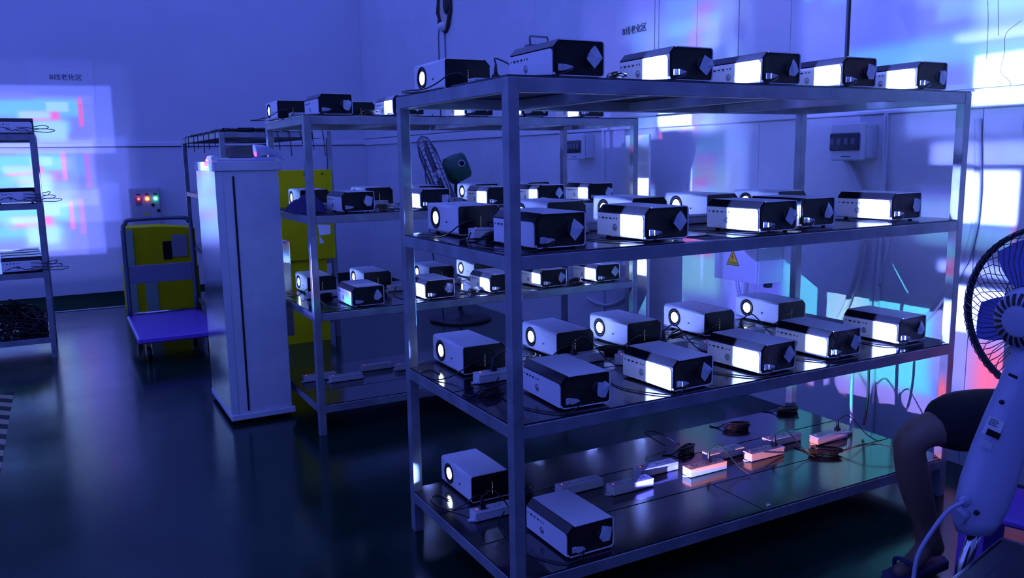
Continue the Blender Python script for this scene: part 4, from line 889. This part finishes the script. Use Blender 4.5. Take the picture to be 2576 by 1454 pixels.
# head with face, looking towards -X
m = MB(); vs = []; fs = []; U, Vn = 24, 18; hc = Vector((1.83, -.735, 1.31))-O
for j in range(Vn+1):
    th = PI*j/Vn
    for i in range(U):
        ph = 2*PI*i/U; x, y, z = math.sin(th)*math.cos(ph), math.sin(th)*math.sin(ph), math.cos(th)
        fx = -x  # front is -x
        rx, ry, rz = .098, .074, .118
        if fx > 0 and z < 0: rx *= 1-.10*(-z)
        ry2 = ry*(1-.22*max(0, -z))
        dx = 0
        if fx > .3:
            dx += .020*math.exp(-((y/.18)**2))*math.exp(-(((z+.12)/.20)**2))    # nose
            dx -= .010*(math.exp(-(((abs(y)-.38)/.17)**2)))*math.exp(-(((z-.08)/.12)**2))  # sockets
            dx += .005*math.exp(-((y/.3)**2))*math.exp(-(((z+.5)/.10)**2))
        vs.append(hc+Vector((x*rx-dx, y*ry2, z*rz)))
for j in range(Vn):
    for i in range(U): fs.append((j*U+i, (j+1)*U+i, (j+1)*U+(i+1) % U, j*U+(i+1) % U))
m.add(vs, fs, True); hd = obj('head', m, M_SKIN, pr)
for sy in (-1, 1):
    m = MB(); m.lathe([(0, -.010), (.008, -.006), (.011, 0), (.008, .006), (0, .010)], 12, Matrix.Translation(hc+Vector((-.083, sy*.028, .010)))); obj('eye', m, mat('eye white', (.7, .7, .7), .2), hd)
    m = MB(); m.lathe([(0, -.008), (.014, -.006), (.017, 0), (.010, .006), (0, .007)], 12, Matrix.Translation(hc+Vector((.005, sy*.073, -.005))) @ Matrix.Rotation(PI/2, 4, 'X') @ Matrix.Diagonal((1, 1.7, 1, 1))); obj('ear', m, M_SKIN, hd)
m = MB(); m.lathe([(0, -.004), (.018, -.003), (.022, 0), (.018, .003), (0, .004)], 12, Matrix.Translation(hc+Vector((-.088, 0, -.057))) @ Matrix.Diagonal((.5, 1, 1, 1))); obj('mouth', m, mat('lips', (.3, .12, .1), .5), hd)
m = MB(); vs = []; fs = []
for j in range(10):
    th = PI*.62*j/9
    for i in range(24):
        ph = 2*PI*i/24; x, y, z = math.sin(th)*math.cos(ph), math.sin(th)*math.sin(ph), math.cos(th)
        if x < -.3 and z < .5: z = .5+.02*j; 
        vs.append(hc+Vector((x*.106+.004, y*.083, z*.128+.002)))
for j in range(9):
    for i in range(24): fs.append((j*24+i, (j+1)*24+i, (j+1)*24+(i+1) % 24, j*24+(i+1) % 24))
m.add(vs, fs, True); obj('hair', m, M_HAIR, pr)
# hands resting on the thighs
for (w0, dr, sd) in (((2.08, -.60, .66), Vector((-.2, -.3, -1)).normalized(), 1), ((2.10, -.92, .66), Vector((-.2, .3, -1)).normalized(), -1)):
    w0 = Vector(w0)-O; side = dr.cross(Vector((0, 0, 1))).normalized()*sd; dn = Vector((-1, 0, 0))
    vs = [w0, w0+dr*.05]; ed = [(0, 1)]; rr_ = [.027, .034]
    for k in range(4):
        b0 = w0+dr*.085+side*(.027-.018*k); L = (.066, .074, .070, .056)[k]
        i = len(vs); vs += [b0, b0+dr*L*.5+dn*.006, b0+dr*L*.85+dn*.022]; ed += [(1, i), (i, i+1), (i+1, i+2)]; rr_ += [.0115, .009, .0075]
    i = len(vs); tb = w0+dr*.035+side*.036; vs += [tb, tb+dr*.03+side*.02+dn*.01, tb+dr*.055+side*.022+dn*.02]; ed += [(1, i), (i, i+1), (i+1, i+2)]; rr_ += [.014, .010, .0085]
    skin_body('hand', vs, ed, rr_, M_SKIN, pr, 1)
# slipper
m = MB(); out = [(1.66, .0), (1.64, .035), (1.55, .040), (1.44, .048), (1.36, .044), (1.325, .020), (1.32, 0), (1.325, -.02), (1.36, -.042), (1.44, -.046), (1.55, -.036), (1.64, -.033)]
m.prism([(x-O.x, y-.385-O.y) for x, y in out], 2, .001, .016); m.tube(spline([(1.44-O.x, -.335-O.y, .012), (1.425-O.x, -.345-O.y, .05), (1.41-O.x, -.385-O.y, .068), (1.425-O.x, -.425-O.y, .05), (1.44-O.x, -.433-O.y, .012)], 5), .008, 8)
obj('slipper', m, M_DBLUE, pr)
print('objects', len(bpy.data.objects))
